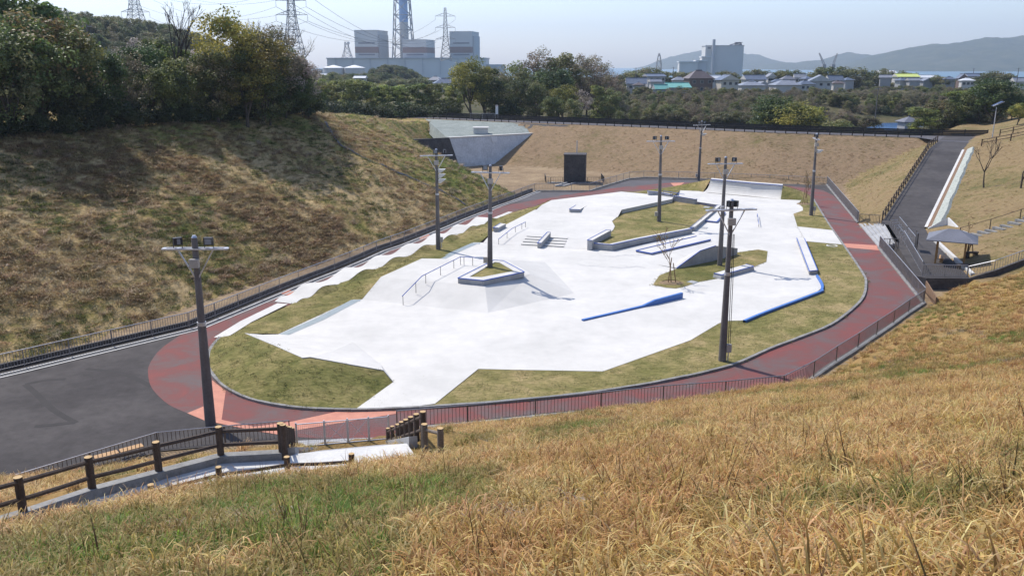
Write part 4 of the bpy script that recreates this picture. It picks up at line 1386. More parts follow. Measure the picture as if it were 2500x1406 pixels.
wn_ = Vector((8.6, -9.9, 3.0)).normalized()            # the wall leans back a little
BL, TL, TRr = on_plane(1117, 394, BM, wn_), on_plane(1097, 337, BM, wn_), on_plane(1309, 326, BM, wn_)
b = MB().poly([BL - Vector((0, 0, 1.6)), BL, TL, TRr, BM])
b.build('front_wall', 'concrete_wall', sw)
back = Vector((-.6, .7, 0))
b = MB()
b.solid([TL - Vector((0, 0, .3)), TRr - Vector((0, 0, .3)), TRr + back - Vector((0, 0, .3)), TL + back - Vector((0, 0, .3))],
        [TL + Vector((.08, -.1, .1)), TRr + Vector((.08, -.1, .1)), TRr + back + Vector((0, 0, .1)), TL + back + Vector((0, 0, .1))])
b.build('wall_top', 'concrete_path', sw)
WL = G(986, 342, TL.z - .1)
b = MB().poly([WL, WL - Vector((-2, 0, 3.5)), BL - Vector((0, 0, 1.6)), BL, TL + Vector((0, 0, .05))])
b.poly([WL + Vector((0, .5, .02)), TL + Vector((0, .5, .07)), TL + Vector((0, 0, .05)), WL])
b.build('wing_wall', 'dark_concrete', sw)  # darker than the front wall: its shade is put into the colour
c0_, c1_, c2_, c3_ = TL + back, TRr + back, Vector((1.6, 196.6, 7.45)), Vector((-20.8, 211.4, 7.45))
b = MB()
ng_ = 10
rows_ = [[c0_.lerp(c1_, i / ng_).lerp(c3_.lerp(c2_, i / ng_), j / ng_) for i in range(ng_ + 1)] for j in range(ng_ + 1)]
for r_a, r_b in zip(rows_, rows_[1:]):
    b.loft(r_a, r_b)
b.poly([c0_, c3_, c3_ + Vector((-.8, 0, -2)), c0_ + Vector((-.8, 0, -2))])
b.build('sprayed_slope', 'shotcrete', sw)
def on_slope(px, py):
    best = None
    for r_ in rows_:
        for p_ in r_:
            q_ = p_ - EYEV
            dep = q_.y * CP - q_.z * SP
            sx_, sy_ = 1250 + q_.x / dep * 2100, 703 - (q_.y * SP + q_.z * CP) / dep * 2100
            e_ = (sx_ - px) ** 2 + (sy_ - py) ** 2
            if best is None or e_ < best[0]:
                best = (e_, p_)
    return best[1]
q = on_slope(1168, 334)
b = MB().box((q.x, q.y + 1.0, q.z + .6), (3.0, 2.6, 1.3)).box((q.x, q.y + 1.0, q.z + 1.31), (3.3, 2.9, .14))
cu = b.build('culvert', 'concrete_path', sw)
MB().box((q.x + .6, q.y - .32, q.z + .62), (1.4, .04, .95)).build('culvert_opening', 'black_metal', cu)
a_, z_ = on_plane(1198, 334, BM, wn_), on_plane(1214, 333, BM, wn_)
a2, z2_ = on_plane(1201, 347, BM, wn_), on_plane(1211, 347, BM, wn_)
o_ = wn_ * .12
b = MB().solid([a2 + o_, z2_ + o_, z2_ - o_, a2 - o_], [a_ + o_, z_ + o_, z_ - o_, a_ - o_])
b.build('overflow_notch', 'white_wall', sw)
b = MB().poly([TRr + Vector((0, .3, 0)), (1.8, 196.3, 7.4), (12.5, 190.0, 7.4)])
b.build('side_wall', 'dark_concrete', sw)
# notice board and gate behind the dam road
p = S(1213, 284, 206)
t = thing('notice_board', 'tall white notice board behind the dam road', 'sign', p)
MB().box((p.x, p.y, p.z + 1.5), (.62, .05, 2.1)).build('panel', 'white_wall', t)
MB().box((p.x, p.y - .03, p.z + 2.35), (.4, .02, .12)).build('heading_stripe', 'orange_paint', t)
for s_ in (-.25, .25):
    MB().tube((p.x + s_, p.y + .05, p.z - .5), (p.x + s_, p.y + .05, p.z + 2.5), .03).build('post', 'galvanised', t)
a, c = S(1148, 280, 207), S(1208, 280, 207)
metal_fence('pale grey mesh gate beside the notice board', [Vector((a.x, a.y, 7.5)), Vector((c.x, c.y, 7.5))], 1.5, 2.5, .3, 'metal_rail', 'galvanised', 0)

# ================================================================ RIGHT SIDE: side stairs, racks, shelter, walls
t = thing('side_stairs', 'grey concrete steps from the plaza down to the track', 'steps', G(2130, 590, 0))
fa_, fb_ = G(2097, 548, .02), G(2146, 606, .02)
ta_, tb_ = G(2166, 546, 1.0), G(2196, 592, 1.0)
for k in range(6):
    p, q = fa_.lerp(ta_, k / 6), fb_.lerp(tb_, k / 6)
    p2, q2 = fa_.lerp(ta_, 1.02), fb_.lerp(tb_, 1.02)
    z = 1.0 * (k + 1) / 6
    MB().solid([(v.x, v.y, 0) for v in (p, q, q2, p2)], [(v.x, v.y, z) for v in (p, q, q2, p2)]).build('step', 'concrete_grey', t)
metal_fence('black railing closing the top of the side stairs', [G(2098, 543, .1), G(2146, 547, .9)], 1.1, 2.5, .4, 'black_metal', 'black_metal', 0)
metal_fence('black railing at the foot of the side stairs', [G(2150, 606, .1), G(2192, 608, .9)], 1.1, 2.5, .4, 'black_metal', 'black_metal', 0)
def rack(label, a, c, n):
    root = thing('bicycle_rack', label, 'bicycle rack', a)
    ax_ = (c - a)
    nrm = Vector((-ax_.y, ax_.x, 0)).normalized()
    for k in range(n):
        p = a.lerp(c, (k + .5) / n)
        MB().pipe([p, p + Vector((0, 0, .75)), p + nrm * .7 + Vector((0, 0, .85)), p + nrm * .7 + Vector((0, 0, .02))], .025, 6).build('hoop', 'steel_bright', root)
    b = MB()
    for zz in (.05, 1.1):
        b.tube(a + nrm * 1.0 + Vector((0, 0, zz)), c + nrm * 1.0 + Vector((0, 0, zz)), .03)
    b.build('back_rail', 'steel_bright', root)
    b = MB()
    for k in range(15):
        p = a.lerp(c, k / 14) + nrm * 1.0
        b.box((p.x, p.y, p.z + .55), (.02, .02, 1.1))
    b.build('back_bars', 'steel_bright', root)['kind'] = 'stuff'
    return root
rack('bright steel rack with hoops on the plaza, next to the ramp foot', G(2172, 550, 1.02), G(2190, 575, 1.02), 4)
rack('bright steel rack with hoops on the plaza, next to the notice board', G(2192, 578, 1.02), G(2210, 602, 1.02), 4)
p = G(2235, 612, 1.0)
t = thing('information_board', 'dark information board on two posts beside the bicycle racks', 'sign', p)
for s_ in (-1, 1):
    MB().tube((p.x + s_ * .25, p.y + s_ * .75, 1.0), (p.x + s_ * .25, p.y + s_ * .75, 3.0), .05).build('post', 'black_metal', t)
MB().bar((p.x - .25, p.y - .75, 2.25), (p.x + .25, p.y + .75, 2.25), .08, 1.3).build('panel', 'board_dark', t)
# shelter
Sc = G(2318, 640, 1.0)
ang = R(-28)
t = thing('shelter', 'small wooden park shelter with a grey hipped roof over a bench', 'shelter', Sc, ang, None, True)
for x, y in ((-1.25, -1.25), (1.25, -1.25), (1.25, 1.25), (-1.25, 1.25)):
    MB().box((x, y, 1.15), (.17, .17, 2.3)).build('post', 'wood_post', t)
b = MB()
for x in (-1.25, 1.25):
    b.bar((x, -1.7, 2.3), (x, 1.7, 2.3), .12, .16)
    b.bar((-1.7, x, 2.42), (1.7, x, 2.42), .12, .14)
b.build('beam', 'wood_post', t)
hw = 2.25
ev = [(-hw, -hw, 2.45), (hw, -hw, 2.45), (hw, hw, 2.45), (-hw, hw, 2.45)]
rdg = [(-.45, 0, 3.35), (.45, 0, 3.35)]
b = MB()
b.poly([ev[0], ev[1], rdg[1], rdg[0]]).poly([ev[1], ev[2], rdg[1]]).poly([ev[2], ev[3], rdg[0], rdg[1]]).poly([ev[3], ev[0], rdg[0]])
b.poly([(x, y, z - .08) for x, y, z in ev]).loft([(x, y, z - .08) for x, y, z in ev], ev, 0, True)
b.build('roof', 'roof_grey', t)
for k in range(3):
    MB().box((-.9 + k * .16, 0, .45), (.14, 1.9, .05)).build('seat_plank', 'wood_bench', t)
MB().box((-.74, 0, .2), (.3, 1.5, .4)).build('bench_base', 'wood_post', t)
del t['_local']
# white wing wall and low wall behind the shelter
def wall(label, pts, tops, th=.25, mat='white_wall', name='wall', z0=-.3):
    P = [Vector(p) for p in pts]
    T = [Vector((p.x, p.y, h)) for p, h in zip(P, tops)]
    Q = offset(P, th)
    U = [Vector((q.x, q.y, h)) for q, h in zip(Q, tops)]
    b = MB()
    b.loft([(p.x, p.y, p.z + z0) for p in P], T).loft(T, U).loft(U, [(q.x, q.y, q.z + z0) for q in Q])
    for e_ in (0, -1):
        b.poly([(P[e_].x, P[e_].y, P[e_].z + z0), T[e_], U[e_], (Q[e_].x, Q[e_].y, Q[e_].z + z0)])
    return tag(b.build(name, mat), label, 'wall')
w0, w1, w2 = G(2266, 560, 1.0), G(2310, 562, 1.0), G(2345, 575, 1.0)
wall('white pointed wing wall behind the shelter roof', [w0, w1, w2], [1.15, 2.5, 1.5])
wall('low white wall edging the shelter plaza', [G(2274, 583, 1.0), G(2370, 671, 1.0)], [1.18, 1.18], .35, 'concrete_path')
c1 = G(2340, 600, 1.0)
t = thing('water_tank', 'white box-shaped drinking fountain behind the shelter', 'fountain', c1)
MB().box((c1.x, c1.y, 1.75), (1.0, .8, 1.5)).build('body', 'white_wall', t)
MB().box((c1.x, c1.y, 2.53), (1.15, .95, .08)).build('cap', 'box_white', t)
MB().box((c1.x + .25, c1.y - .41, 2.2), (.3, .03, .3)).build('hatch', 'black_metal', t)
# stone gutter beside the ramp
rr_ = lerp_line(rl[:2], 2.0)
def side(d, z):
    return [Vector((p.x + .856 * d, p.y - .517 * d, p.z + z)) for p in rr_]
struct(MB().loft(side(-.05, .02), side(-.05, .2)).loft(side(-.05, .2), side(.28, .22)).build('ramp_kerb', 'concrete_path'), 'pale kerb along the ramp')
struct(MB().loft(side(.28, .215), side(.7, .32)).build('ramp_earth_strip', 'rust_wall'), 'bare earth strip beside the ramp kerb')
b = MB()
A = side(.7, .32)
Bq = [p + Vector((.856, -.517, 0)) * (.85 + random.uniform(-.12, .12)) + Vector((0, 0, .42)) for p in A]
b.loft(A, Bq).loft(Bq, [p + Vector((.856 * .4, -.517 * .4, -.3)) for p in Bq])
tag(b.build('stone_revetment', 'stone_white'), 'whitish stone revetment climbing beside the ramp road', 'wall')
# log steps up the right slope
t0_, t1_ = Vector((49.5, 92, 0)), Vector((70, 97, 0))
lp = lerp_line([t0_, t1_], .95)
t = thing('log_steps', 'flight of concrete and log steps climbing the dry slope', 'steps', (t0_.x, t0_.y, tz(*t0_.xy)))
dirn = (t1_ - t0_).normalized()
nr = Vector((-dirn.y, dirn.x, 0))
for p in lp:
    z = tz(p.x, p.y)
    rg = [p - nr * .8, p - nr * .8 + dirn * .5, p + nr * .8 + dirn * .5, p + nr * .8]
    MB().solid([(v.x, v.y, z - .5) for v in rg], [(v.x, v.y, z + .22) for v in rg]).build('step', 'concrete_old', t)
hp = [Vector((p.x, p.y, tz(p.x, p.y) + .1)) + nr * 1.1 for p in lp[::4]]
log_fence('thin rail fence beside the log steps', hp, .95, .05, (.95,), 'log_brown', .03, cap='log_brown')
# garden benches of dark timber near the shelter
for k, (px, py, lab) in enumerate(((2352, 640, 'dark timber seat in the bed behind the shelter, lower one'), (2372, 622, 'dark timber seat in the bed behind the shelter, upper one'))):
    g = G(px, py, 1.6)
    z = tz(g.x, g.y)
    t = thing('timber_seat', lab, 'bench', (g.x, g.y, z), R(15), 'timber seats behind the shelter', True)
    MB().box((0, 0, .42), (1.3, .45, .12)).build('seat', 'log_brown', t)
    for s_ in (-.5, .5):
        MB().box((s_, 0, .15), (.18, .4, .5)).build('leg', 'log_brown', t)
    del t['_local']
# rusty board wall at the corner beyond the railing
a, c = G(2258, 705, .2), G(2283, 742, .2)
wall('rust-brown earth-retaining boards beside the railing corner', [a, c], [.95, .8], .1, 'rust_wall', 'retaining_boards', -.6)
# solar street lamp
p = Vector((88.0, 150, 7.05))
t = thing('solar_lamp', 'solar street lamp with tilted panel at the road junction', 'street lamp', p)
pt = S(2433, 262, 150)
MB().tube((pt.x, 150, 6.6), (pt.x, 150, pt.z), .09, .07, 10).build('pole', 'galvanised', t)
MB().bar((pt.x - .7, 150, pt.z + .2), (pt.x + .9, 150, pt.z + .95), 1.0, .07).build('panel', 'solar_panel', t)
MB().bar((pt.x - .78, 149.6, pt.z + .15), (pt.x + .98, 149.6, pt.z + .93), .1, .13).build('panel_frame', 'white_wall', t)
MB().bar((pt.x, 149.9, pt.z - .5), (pt.x - .9, 149.6, pt.z - .6), .12, .10).build('lamp_head', 'board_dark', t)
# ================================================================ PLANTS
def leaf_mesh(name, C, Nn, size, tint, mat='leaf', aspect=.62):
    """one four-sided leaf per point: C centres, Nn facing directions, size, tint"""
    n = len(C)
    up = rng.normal(size=(n, 3))
    Nn = Nn / (np.linalg.norm(Nn, axis=1, keepdims=True) + 1e-9)
    u = np.cross(Nn, up)
    u /= np.linalg.norm(u, axis=1, keepdims=True) + 1e-9
    w = np.cross(Nn, u)
    s = size[:, None]
    V = np.stack([C - u * s, C - w * s * aspect, C + u * s, C + w * s * aspect], 1)
    V[:, 1] += Nn * s * .15
    V[:, 3] += Nn * s * .15
    V = V.reshape(-1, 3)
    Q = np.arange(n * 4).reshape(n, 4)
    me = bpy.data.meshes.new(name)
    me.vertices.add(n * 4)
    me.vertices.foreach_set('co', V.astype(np.float32).ravel())
    me.loops.add(n * 4)
    me.loops.foreach_set('vertex_index', Q.astype(np.int32).ravel())
    me.polygons.add(n)
    me.polygons.foreach_set('loop_start', np.arange(0, n * 4, 4, dtype=np.int32))
    me.update(calc_edges=True)
    at = me.attributes.new('tint', 'FLOAT_COLOR', 'POINT')
    col = np.ones((n, 4, 4))
    col[:, :, :3] = tint[:, None, :]
    at.data.foreach_set('color', col.astype(np.float32).ravel())
    me.materials.append(MATS[mat])
    return me
def crown_points(clumps, per, rx, rz, z0, rc, pal, seed, shape='round', gap=.0):
    r = np.random.default_rng(seed)
    pts, nrm, tint = [], [], []
    pal = np.array(pal)
    for k in range(clumps):
        while True:
            q = r.uniform(-1, 1, 3)
            l = np.linalg.norm(q)
            if .25 < l < 1:
                break
        if shape == 'cone':
            q[:2] *= (1 - (q[2] + 1) / 2) * 1.1 + .12
        elif shape == 'column':
            q[2] = r.uniform(-1, 1)
        elif shape == 'dome':
            q[2] = abs(q[2]) * 1.6 - .6
        else:
            q *= l ** -.35
        c = np.array([q[0] * rx, q[1] * rx, z0 + q[2] * rz])
        rcc = rc * r.uniform(.6, 1.35)
        d = r.normal(size=(per, 3))
        d /= np.linalg.norm(d, axis=1, keepdims=True)
        rad = rcc * r.uniform(.35, 1.0, (per, 1)) ** .7
        p = c + d * rad * np.array([1, 1, .75])
        base = pal[r.integers(len(pal))] * r.uniform(.75, 1.25)
        t = base * r.uniform(.7, 1.35, (per, 1))
        pts.append(p)
        nrm.append(d * .7 + r.normal(size=(per, 3)) * .6 + np.array([0, 0, .5]))
        tint.append(t)
    return np.concatenate(pts), np.concatenate(nrm), np.clip(np.concatenate(tint), .004, .8)
def branchy(seed, height, spread, levels, r0, ratio=.62, n0=4, sides=4):
    """bare branching skeleton as tubes; returns MB and tips"""
    rd = random.Random(seed)
    b = MB()
    tips = []
    def grow(p, d, l, r, lv):
        q = p + d * l * .5 + Vector((rd.uniform(-.06, .06), rd.uniform(-.06, .06), 0)) * l
        e = q + (d + Vector((rd.uniform(-.15, .15), rd.uniform(-.15, .15), .08))).normalized() * l * .5
        b.tube(p, q, r, r * .8, sides).tube(q, e, r * .8, r * .6, sides)
        if lv == 0:
            tips.append(e)
            return
        for k in range(rd.choice((2, 3, 3)) if lv < levels else n0):
            a = rd.uniform(0, 6.28)
            sp_ = spread * rd.uniform(.6, 1.2)
            nd = (d + Vector((math.cos(a) * sp_, math.sin(a) * sp_, rd.uniform(-.05, .25)))).normalized()
            grow(e if rd.random() < .7 else q, nd, l * ratio * rd.uniform(.8, 1.15), max(r * .6, .018), lv - 1)
    grow(Vector((0, 0, -.3)), Vector((rd.uniform(-.05, .05), rd.uniform(-.05, .05), 1)).normalized(), height * .38, r0, levels)
    return b, tips
HIDE = bpy.data.collections.new('plant_kinds')        # plant kinds that get copied; not part of the scene itself
PAL = dict(
    shade=[(.030, .044, .016), (.040, .058, .018), (.052, .068, .022), (.065, .080, .026)],  # deep shade at the foot of the trees, painted into the shrub leaves
    evergreen=[(.062, .092, .030), (.085, .120, .036), (.115, .150, .042), (.150, .175, .050)],
    yellow=[(.193, .184, .038), (.280, .245, .052), (.350, .289, .070), (.123, .140, .035)],
    red=[(.21, .135, .065), (.26, .165, .08), (.13, .125, .045), (.17, .14, .05)],
    grey=[(.17, .14, .09), (.21, .175, .115), (.15, .15, .07), (.24, .20, .13)],
    bamboo=[(.17, .20, .05), (.23, .26, .06), (.28, .29, .08), (.12, .15, .04)],
    mixed=[(.12, .145, .045), (.17, .175, .055), (.215, .19, .085), (.135, .15, .048)],
    blossom=[(.455, .385, .350), (.350, .298, .263), (.210, .175, .123)],
    scrub=[(.15, .145, .07), (.18, .16, .085), (.20, .17, .105), (.12, .13, .05)],
)
KIND = {}
def kind(name, clumps, per, rx, rz, z0, rc, pal, leaf=.3, shape='round', bark='bark', trunk=True, tr=.22):
    """three meshes of each kind of tree, ten metres tall"""
    KIND[name] = []
    for v in range(3):
        sd = sum(map(ord, name)) * 10 + v
        P, Nn, T = crown_points(clumps, per, rx, rz, z0, rc, PAL[pal], sd, shape)
        P[:, 2] = np.maximum(P[:, 2], .15)
        me = leaf_mesh(name + '_crown', P, Nn, np.random.default_rng(sd).uniform(.55, 1.2, len(P)) * leaf, T)
        tm = None
        if trunk:
            b, tips = branchy(sd, z0 * 1.25, .55, 2, tr, .7, 5, 5)
            o = b.build('trunk', bark, coll=HIDE)
            tm = o.data
            bpy.data.objects.remove(o)
        KIND[name].append((me, tm))
kind('evergreen', 62, 130, 2.9, 3.6, 6.0, 1.15, 'evergreen', .17)
kind('yellow', 46, 140, 2.8, 3.2, 6.3, 1.1, 'yellow', .15)
kind('red', 50, 140, 3.2, 3.0, 6.2, 1.15, 'red', .15)
kind('mixed', 60, 110, 2.6, 4.2, 5.4, 1.05, 'mixed', .16)
kind('grey', 80, 70, 2.4, 4.3, 5.3, .85, 'grey', .115, tr=.16)
kind('bamboo', 52, 120, 1.7, 4.6, 5.0, .8, 'bamboo', .16, 'column', tr=.08)
kind('blossom', 60, 75, 2.8, 3.0, 6.2, .8, 'blossom', .11)
kind('scrub', 40, 90, 4.2, 3.4, 3.6, 1.7, 'scrub', .30, 'dome', trunk=False)
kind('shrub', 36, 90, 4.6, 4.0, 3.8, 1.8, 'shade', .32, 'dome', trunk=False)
kind('roundtree', 60, 80, 4.6, 3.4, 5.6, 1.5, 'mixed', .30, 'round')
def tree(kd, loc, h, label, name='tree', group=None, wid=1.0, seed=None, cat='tree'):
    me, tm = KIND[kd][random.randrange(3) if seed is None else seed % 3]
    t = thing(name, label, cat, loc, random.uniform(0, 6.28), group)
    s = h / 10
    t.scale = (s * wid, s * wid, s)
    c = bpy.data.objects.new('crown', me)
    COL.objects.link(c)
    c.parent = t
    if tm:
        k = bpy.data.objects.new('trunk', tm)
        COL.objects.link(k)
        k.parent = t
    return t
def hill_at(s, d):
    x, y = -34.6 + HT[0] * s + HN[0] * (d + .5), 55 + HT[1] * s + HN[1] * (d + .5)
    if -129 < x < 134 and -9 < y < 231:
        return Vector((x, y, tz(x, y) - .1))
    return Vector((x, y, fz(x, y) - .1))
# ---- the wood on top of the left bank
LBL = {'evergreen': 'dark evergreen tree in the wood on the left bank', 'mixed': 'mid-green leafy tree in the wood on the left bank', 'grey': 'thin grey-brown tree in the wood on the left bank',
       'bamboo': 'slim pale green tree in the wood on the left bank', 'shrub': 'dark shrub at the foot of the wood on the left bank', 'blossom': 'pale blossoming tree in the wood on the left bank', 'yellow': 'yellow-green tree in the wood on the left bank', 'red': 'bronze-leaved tree in the wood on the left bank'}
GRP = {k: k + ' plants of the left wood' for k in LBL}
s_ = -14
i = 0
ONES = ['first', 'second', 'third', 'fourth', 'fifth', 'sixth', 'seventh', 'eighth', 'ninth', 'tenth', 'eleventh', 'twelfth', 'thirteenth', 'fourteenth', 'fifteenth', 'sixteenth', 'seventeenth', 'eighteenth', 'nineteenth']
ORD = ONES + ['twentieth'] + ['twenty-' + o for o in ONES[:9]] + ['thirtieth'] + ['thirty-' + o for o in ONES[:9]] + ['fortieth'] + ['forty-' + o for o in ONES[:9]] + ['fiftieth'] + ['fifty-' + o for o in ONES[:9]]
shn = 0
front = ['evergreen', 'mixed', 'evergreen', 'grey', 'evergreen', 'mixed', 'bamboo', 'evergreen', 'grey', 'mixed']
while s_ < 72:
    kd = front[i % 10]
    p = hill_at(s_, 29.5 + random.uniform(-.8, 1.2))
    tree(kd, p, random.uniform(8.0, 10.5) * (1.2 if s_ < 34 else 1), LBL[kd].split(' in the ')[0] + ', %s in the front row of the left wood' % ORD[i], group=GRP[kd], wid=1.05)
    p = hill_at(s_ + 1.4, 27.8 + random.uniform(-.4, .4))
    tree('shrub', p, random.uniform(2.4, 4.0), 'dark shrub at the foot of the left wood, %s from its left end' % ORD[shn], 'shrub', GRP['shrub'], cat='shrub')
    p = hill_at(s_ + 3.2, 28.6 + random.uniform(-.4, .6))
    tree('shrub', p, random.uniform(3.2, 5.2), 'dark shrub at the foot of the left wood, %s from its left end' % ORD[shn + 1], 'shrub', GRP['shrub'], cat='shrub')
    shn += 2
    s_ += random.uniform(3.8, 4.6)
    i += 1
for row, (d0, h0, st) in enumerate(((35, 9.0, 5.0), (42, 9.5, 5.5), (51, 10, 6.5), (62, 10, 8))):
    s_ = -16 + row * 2
    rn = 0
    while s_ < 76 + row * 5:
        kd = random.choice(['evergreen', 'mixed', 'mixed', 'grey', 'evergreen', 'bamboo', 'blossom' if row > 1 else 'grey', 'mixed'])
        tree(kd, hill_at(s_, d0 + random.uniform(-1.5, 1.5)), h0 * random.uniform(.85, 1.2), LBL[kd].split(' in the ')[0] + ', %s in the %s row of the left wood' % (ORD[rn], ORD[row + 1]), group=GRP[kd])
        rn += 1
        s_ += st * random.uniform(.8, 1.2)
def tree_px(kd, px, topy, Y, label, base=None, **kw):
    """a tree at distance Y on the sight line px whose top reaches topy"""
    t = S(px, topy, Y)
    z = base if base is not None else (tz(t.x, Y) if -129 < t.x < 134 and Y < 231 else fz(t.x, Y))
    return tree(kd, (t.x, Y, z - .1), max(1.2, (t.z - z) * 1.02), label, **kw)
tree_px('red', 62, 24, 96, 'large bronze-tipped tree at the left picture edge', wid=1.25)
tree_px('red', 8, 60, 94, 'lower bronze-tipped tree at the very corner of the wood', wid=1.3)
tree_px('evergreen', 150, 150, 98, 'broad dark tree under the bronze-tipped crown', wid=1.3)
tree_px('evergreen', 20, -70, 107, 'tallest dark evergreen at the left picture edge, its top cut off', wid=1.1)
tree_px('evergreen', 118, 40, 109, 'tall dark evergreen beside the bronze-tipped crown', wid=1.2)
tree_px('yellow', 545, 24, 118, 'tall yellow-green tree with an open crown against the sky', wid=1.0)
tree_px('yellow', 625, 72, 120, 'broad yellow-green tree beside the tall open-crowned one', wid=1.15)
tree_px('yellow', 590, 120, 116, 'rounded yellow-green tree below the tall open-crowned one', wid=1.2)
tree_px('mixed', 520, 120, 114, 'leafy green tree left of the tall open-crowned one', wid=1.1)
tree_px('blossom', 700, 118, 128, 'grey-white blossoming tree at the end of the wood', wid=1.2)
tree_px('blossom', 745, 140, 132, 'lower blossoming tree at the end of the wood', wid=1.0)
tree_px('grey', 660, 55, 126, 'twiggy grey tree rising behind the yellow-green trees', wid=1.2)
tree_px('grey', 625, 65, 130, 'second twiggy grey tree behind the yellow-green trees', wid=1.1)
tree_px('evergreen', 690, 175, 126, 'dark evergreen under the blossoming trees', wid=1.3)
tree_px('evergreen', 735, 195, 130, 'last dark evergreen of the wood before the dam', wid=1.1)
tree_px('mixed', 650, 170, 121, 'green tree in front of the twiggy grey trees', wid=1.2)
# bare trees
def bare_tree(label, loc, h, seed, levels=5, spread=.42, r0=None, bark='bark', tips_leaf=None, name='bare_tree', ratio=.70):
    b, tips = branchy(seed, h, spread, levels, r0 or h * .02, ratio, 3, 4)
    zmax = max(v[2] for v in b.v)
    t = thing(name, label, 'tree', loc, 0, None, True)
    k = b.build('trunk', bark, t)
    s = h / zmax
    k.scale = (s, s, s)
    if tips_leaf:
        P = np.array([tuple(q) for q in tips]) * s
        P = np.repeat(P, tips_leaf[1], 0) + rng.normal(size=(len(P) * tips_leaf[1], 3)) * .10
        me = leaf_mesh('crown', P, rng.normal(size=P.shape) + [0, 0, .4], rng.uniform(.03, .06, len(P)), np.array(tips_leaf[0]) * rng.uniform(.7, 1.3, (len(P), 1)))
        c = bpy.data.objects.new('crown', me)
        COL.objects.link(c)
        c.parent = t
    del t['_local']
    return t
p = S(425, 165, 118)
bare_tree('tall bare tree standing clear above the wood', (p.x, 118, tz(p.x, 118)), S(425, 0, 118).z - tz(p.x, 118), 11, 6, .36)
p = S(700, 150, 140)
bare_tree('bare twiggy tree behind the blossoming one', (p.x, 140, tz(p.x, 140)), S(680, 50, 140).z - tz(p.x, 140), 17, 6, .40)
p = S(640, 150, 140)
bare_tree('bare twiggy tree between the yellow-green trees', (p.x, 140, tz(p.x, 140)), S(640, 45, 140).z - tz(p.x, 140), 23, 6, .42)
# young trees of the park
def young_tree(label, base, h, seed, leaf=True, stake=True, ring=True):
    B_ = base
    t = bare_tree(label, B_, h, seed, 4, .55, .055, 'bark_light', ((.13, .13, .035), 3) if leaf else None, 'young_tree', .62)
    t['_local'] = 1
    if stake:
        for sx, hh in ((.28, 1.9), (-.22, 2.4)):
            MB().tube((sx * 1.5, -.1, -.1), (sx * .35, 0, hh), .05, .045, 7).build('stake', 'bark_light', t)
    if ring:
        n = 20
        ro = [(1.15 * math.cos(6.283 * k / n) * random.uniform(.93, 1.07), .9 * math.sin(6.283 * k / n), .0) for k in range(n)]
        b = MB().loft(ro, [(x * .75, y * .75, .10) for x, y, z in ro], 0, True).poly([(x * .75, y * .75, .06) for x, y, z in ro])
        b.build('soil_ring', 'dirt', t)
    del t['_local']
    return t
young_tree('young staked tree on the small grass island', G(1639, 690, .15), 5.6, 31)
young_tree('young staked tree in the side lawn near the quarter pipe', G(1964, 498, .13), 5.0, 37)
g = G(2367, 612, 2.0)
young_tree('young staked tree behind the shelter', Vector((g.x, g.y, tz(g.x, g.y))), 3.6, 41, False, True, False)
for px, py, hpx, lab, sd in ((2402, 460, 120, 'bare tree on the dry slope beside the ramp', 43), (2492, 460, 110, 'bare tree on the dry slope at the picture edge', 47)):
    # find where the sight line meets the slope
    for Yt in np.arange(90, 150, .5):
        q = S(px, py, Yt)
        if q.z < tz(q.x, q.y):
            break
    bare_tree(lab, (q.x, q.y, tz(q.x, q.y) - .1), hpx / 2100 * q.y * 1.05, sd, 4, .6, .13, 'bark', None)
# ---- behind the dam
for k in range(13):
    px = 770 + k * 28
    Y = 226 + (k % 3) * 5
    tree_px('bamboo', px + random.uniform(-6, 6), 196 + random.uniform(-6, 12) + k * .6, Y, 'pale green bamboo-like tree behind the dam road, %s in the row' % ORD[k], group='bamboo row behind the dam', wid=1.75, base=6.5)
for k in range(9):
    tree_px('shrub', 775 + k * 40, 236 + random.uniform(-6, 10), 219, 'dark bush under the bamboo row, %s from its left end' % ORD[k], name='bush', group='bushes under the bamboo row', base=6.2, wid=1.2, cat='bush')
tree_px('yellow', 1152, 142, 218, 'big round yellow-green tree behind the spillway', base=6.5, wid=1.15)
tree_px('evergreen', 1185, 165, 221, 'dark tree in the shade of the big round yellow-green tree', base=6.5, wid=1.1)
tall = [(1215, 158, 232, 'grey', 'greyish loose tree right of the big round tree'), (1255, 152, 238, 'mixed', 'green tree in front of the tall brownish group'), (1318, 113, 250, 'grey', 'tallest brownish tree of the group behind the dam'),
        (1290, 138, 246, 'grey', 'brownish tree left of the tallest one'), (1365, 123, 250, 'mixed', 'tall bright green tree in the middle of the group'), (1345, 160, 240, 'evergreen', 'dark tree low in the middle of the group'), (1405, 126, 258, 'grey', 'slender brown-grey tree right of the bright green one'),
        (1435, 133, 256, 'grey', 'bare-tipped brown tree with a ragged top'), (1452, 131, 262, 'grey', 'last tall brown tree of the group'), (1475, 150, 255, 'grey', 'brown-grey tree at the falling end of the group'), (1500, 176, 250, 'grey', 'low brown-grey tree at the end of the group'),
        (1270, 190, 226, 'evergreen', 'dark round tree at the foot of the group'), (1230, 215, 222, 'shrub', 'dark bush right of the big round tree'), (1310, 200, 222, 'mixed', 'green tree at the foot of the group by the road'), (1375, 205, 222, 'yellow', 'yellowish bush-like tree at the foot of the group'),
        (1420, 215, 226, 'blossom', 'small pale blossoming tree at the foot of the group'), (1350, 232, 214, 'evergreen', 'dark low tree just behind the road fence'), (1400, 238, 212, 'mixed', 'green bush just behind the road fence'), (1460, 208, 230, 'bamboo', 'green tree under the brown-grey trees'), (1490, 215, 228, 'mixed', 'green tree beside the scrub')]
for px, ty, Y, kd, lab in tall:
    tree_px(kd, px, ty, Y, lab, base=6.0, wid=1.25 if kd != 'grey' else 1.1)
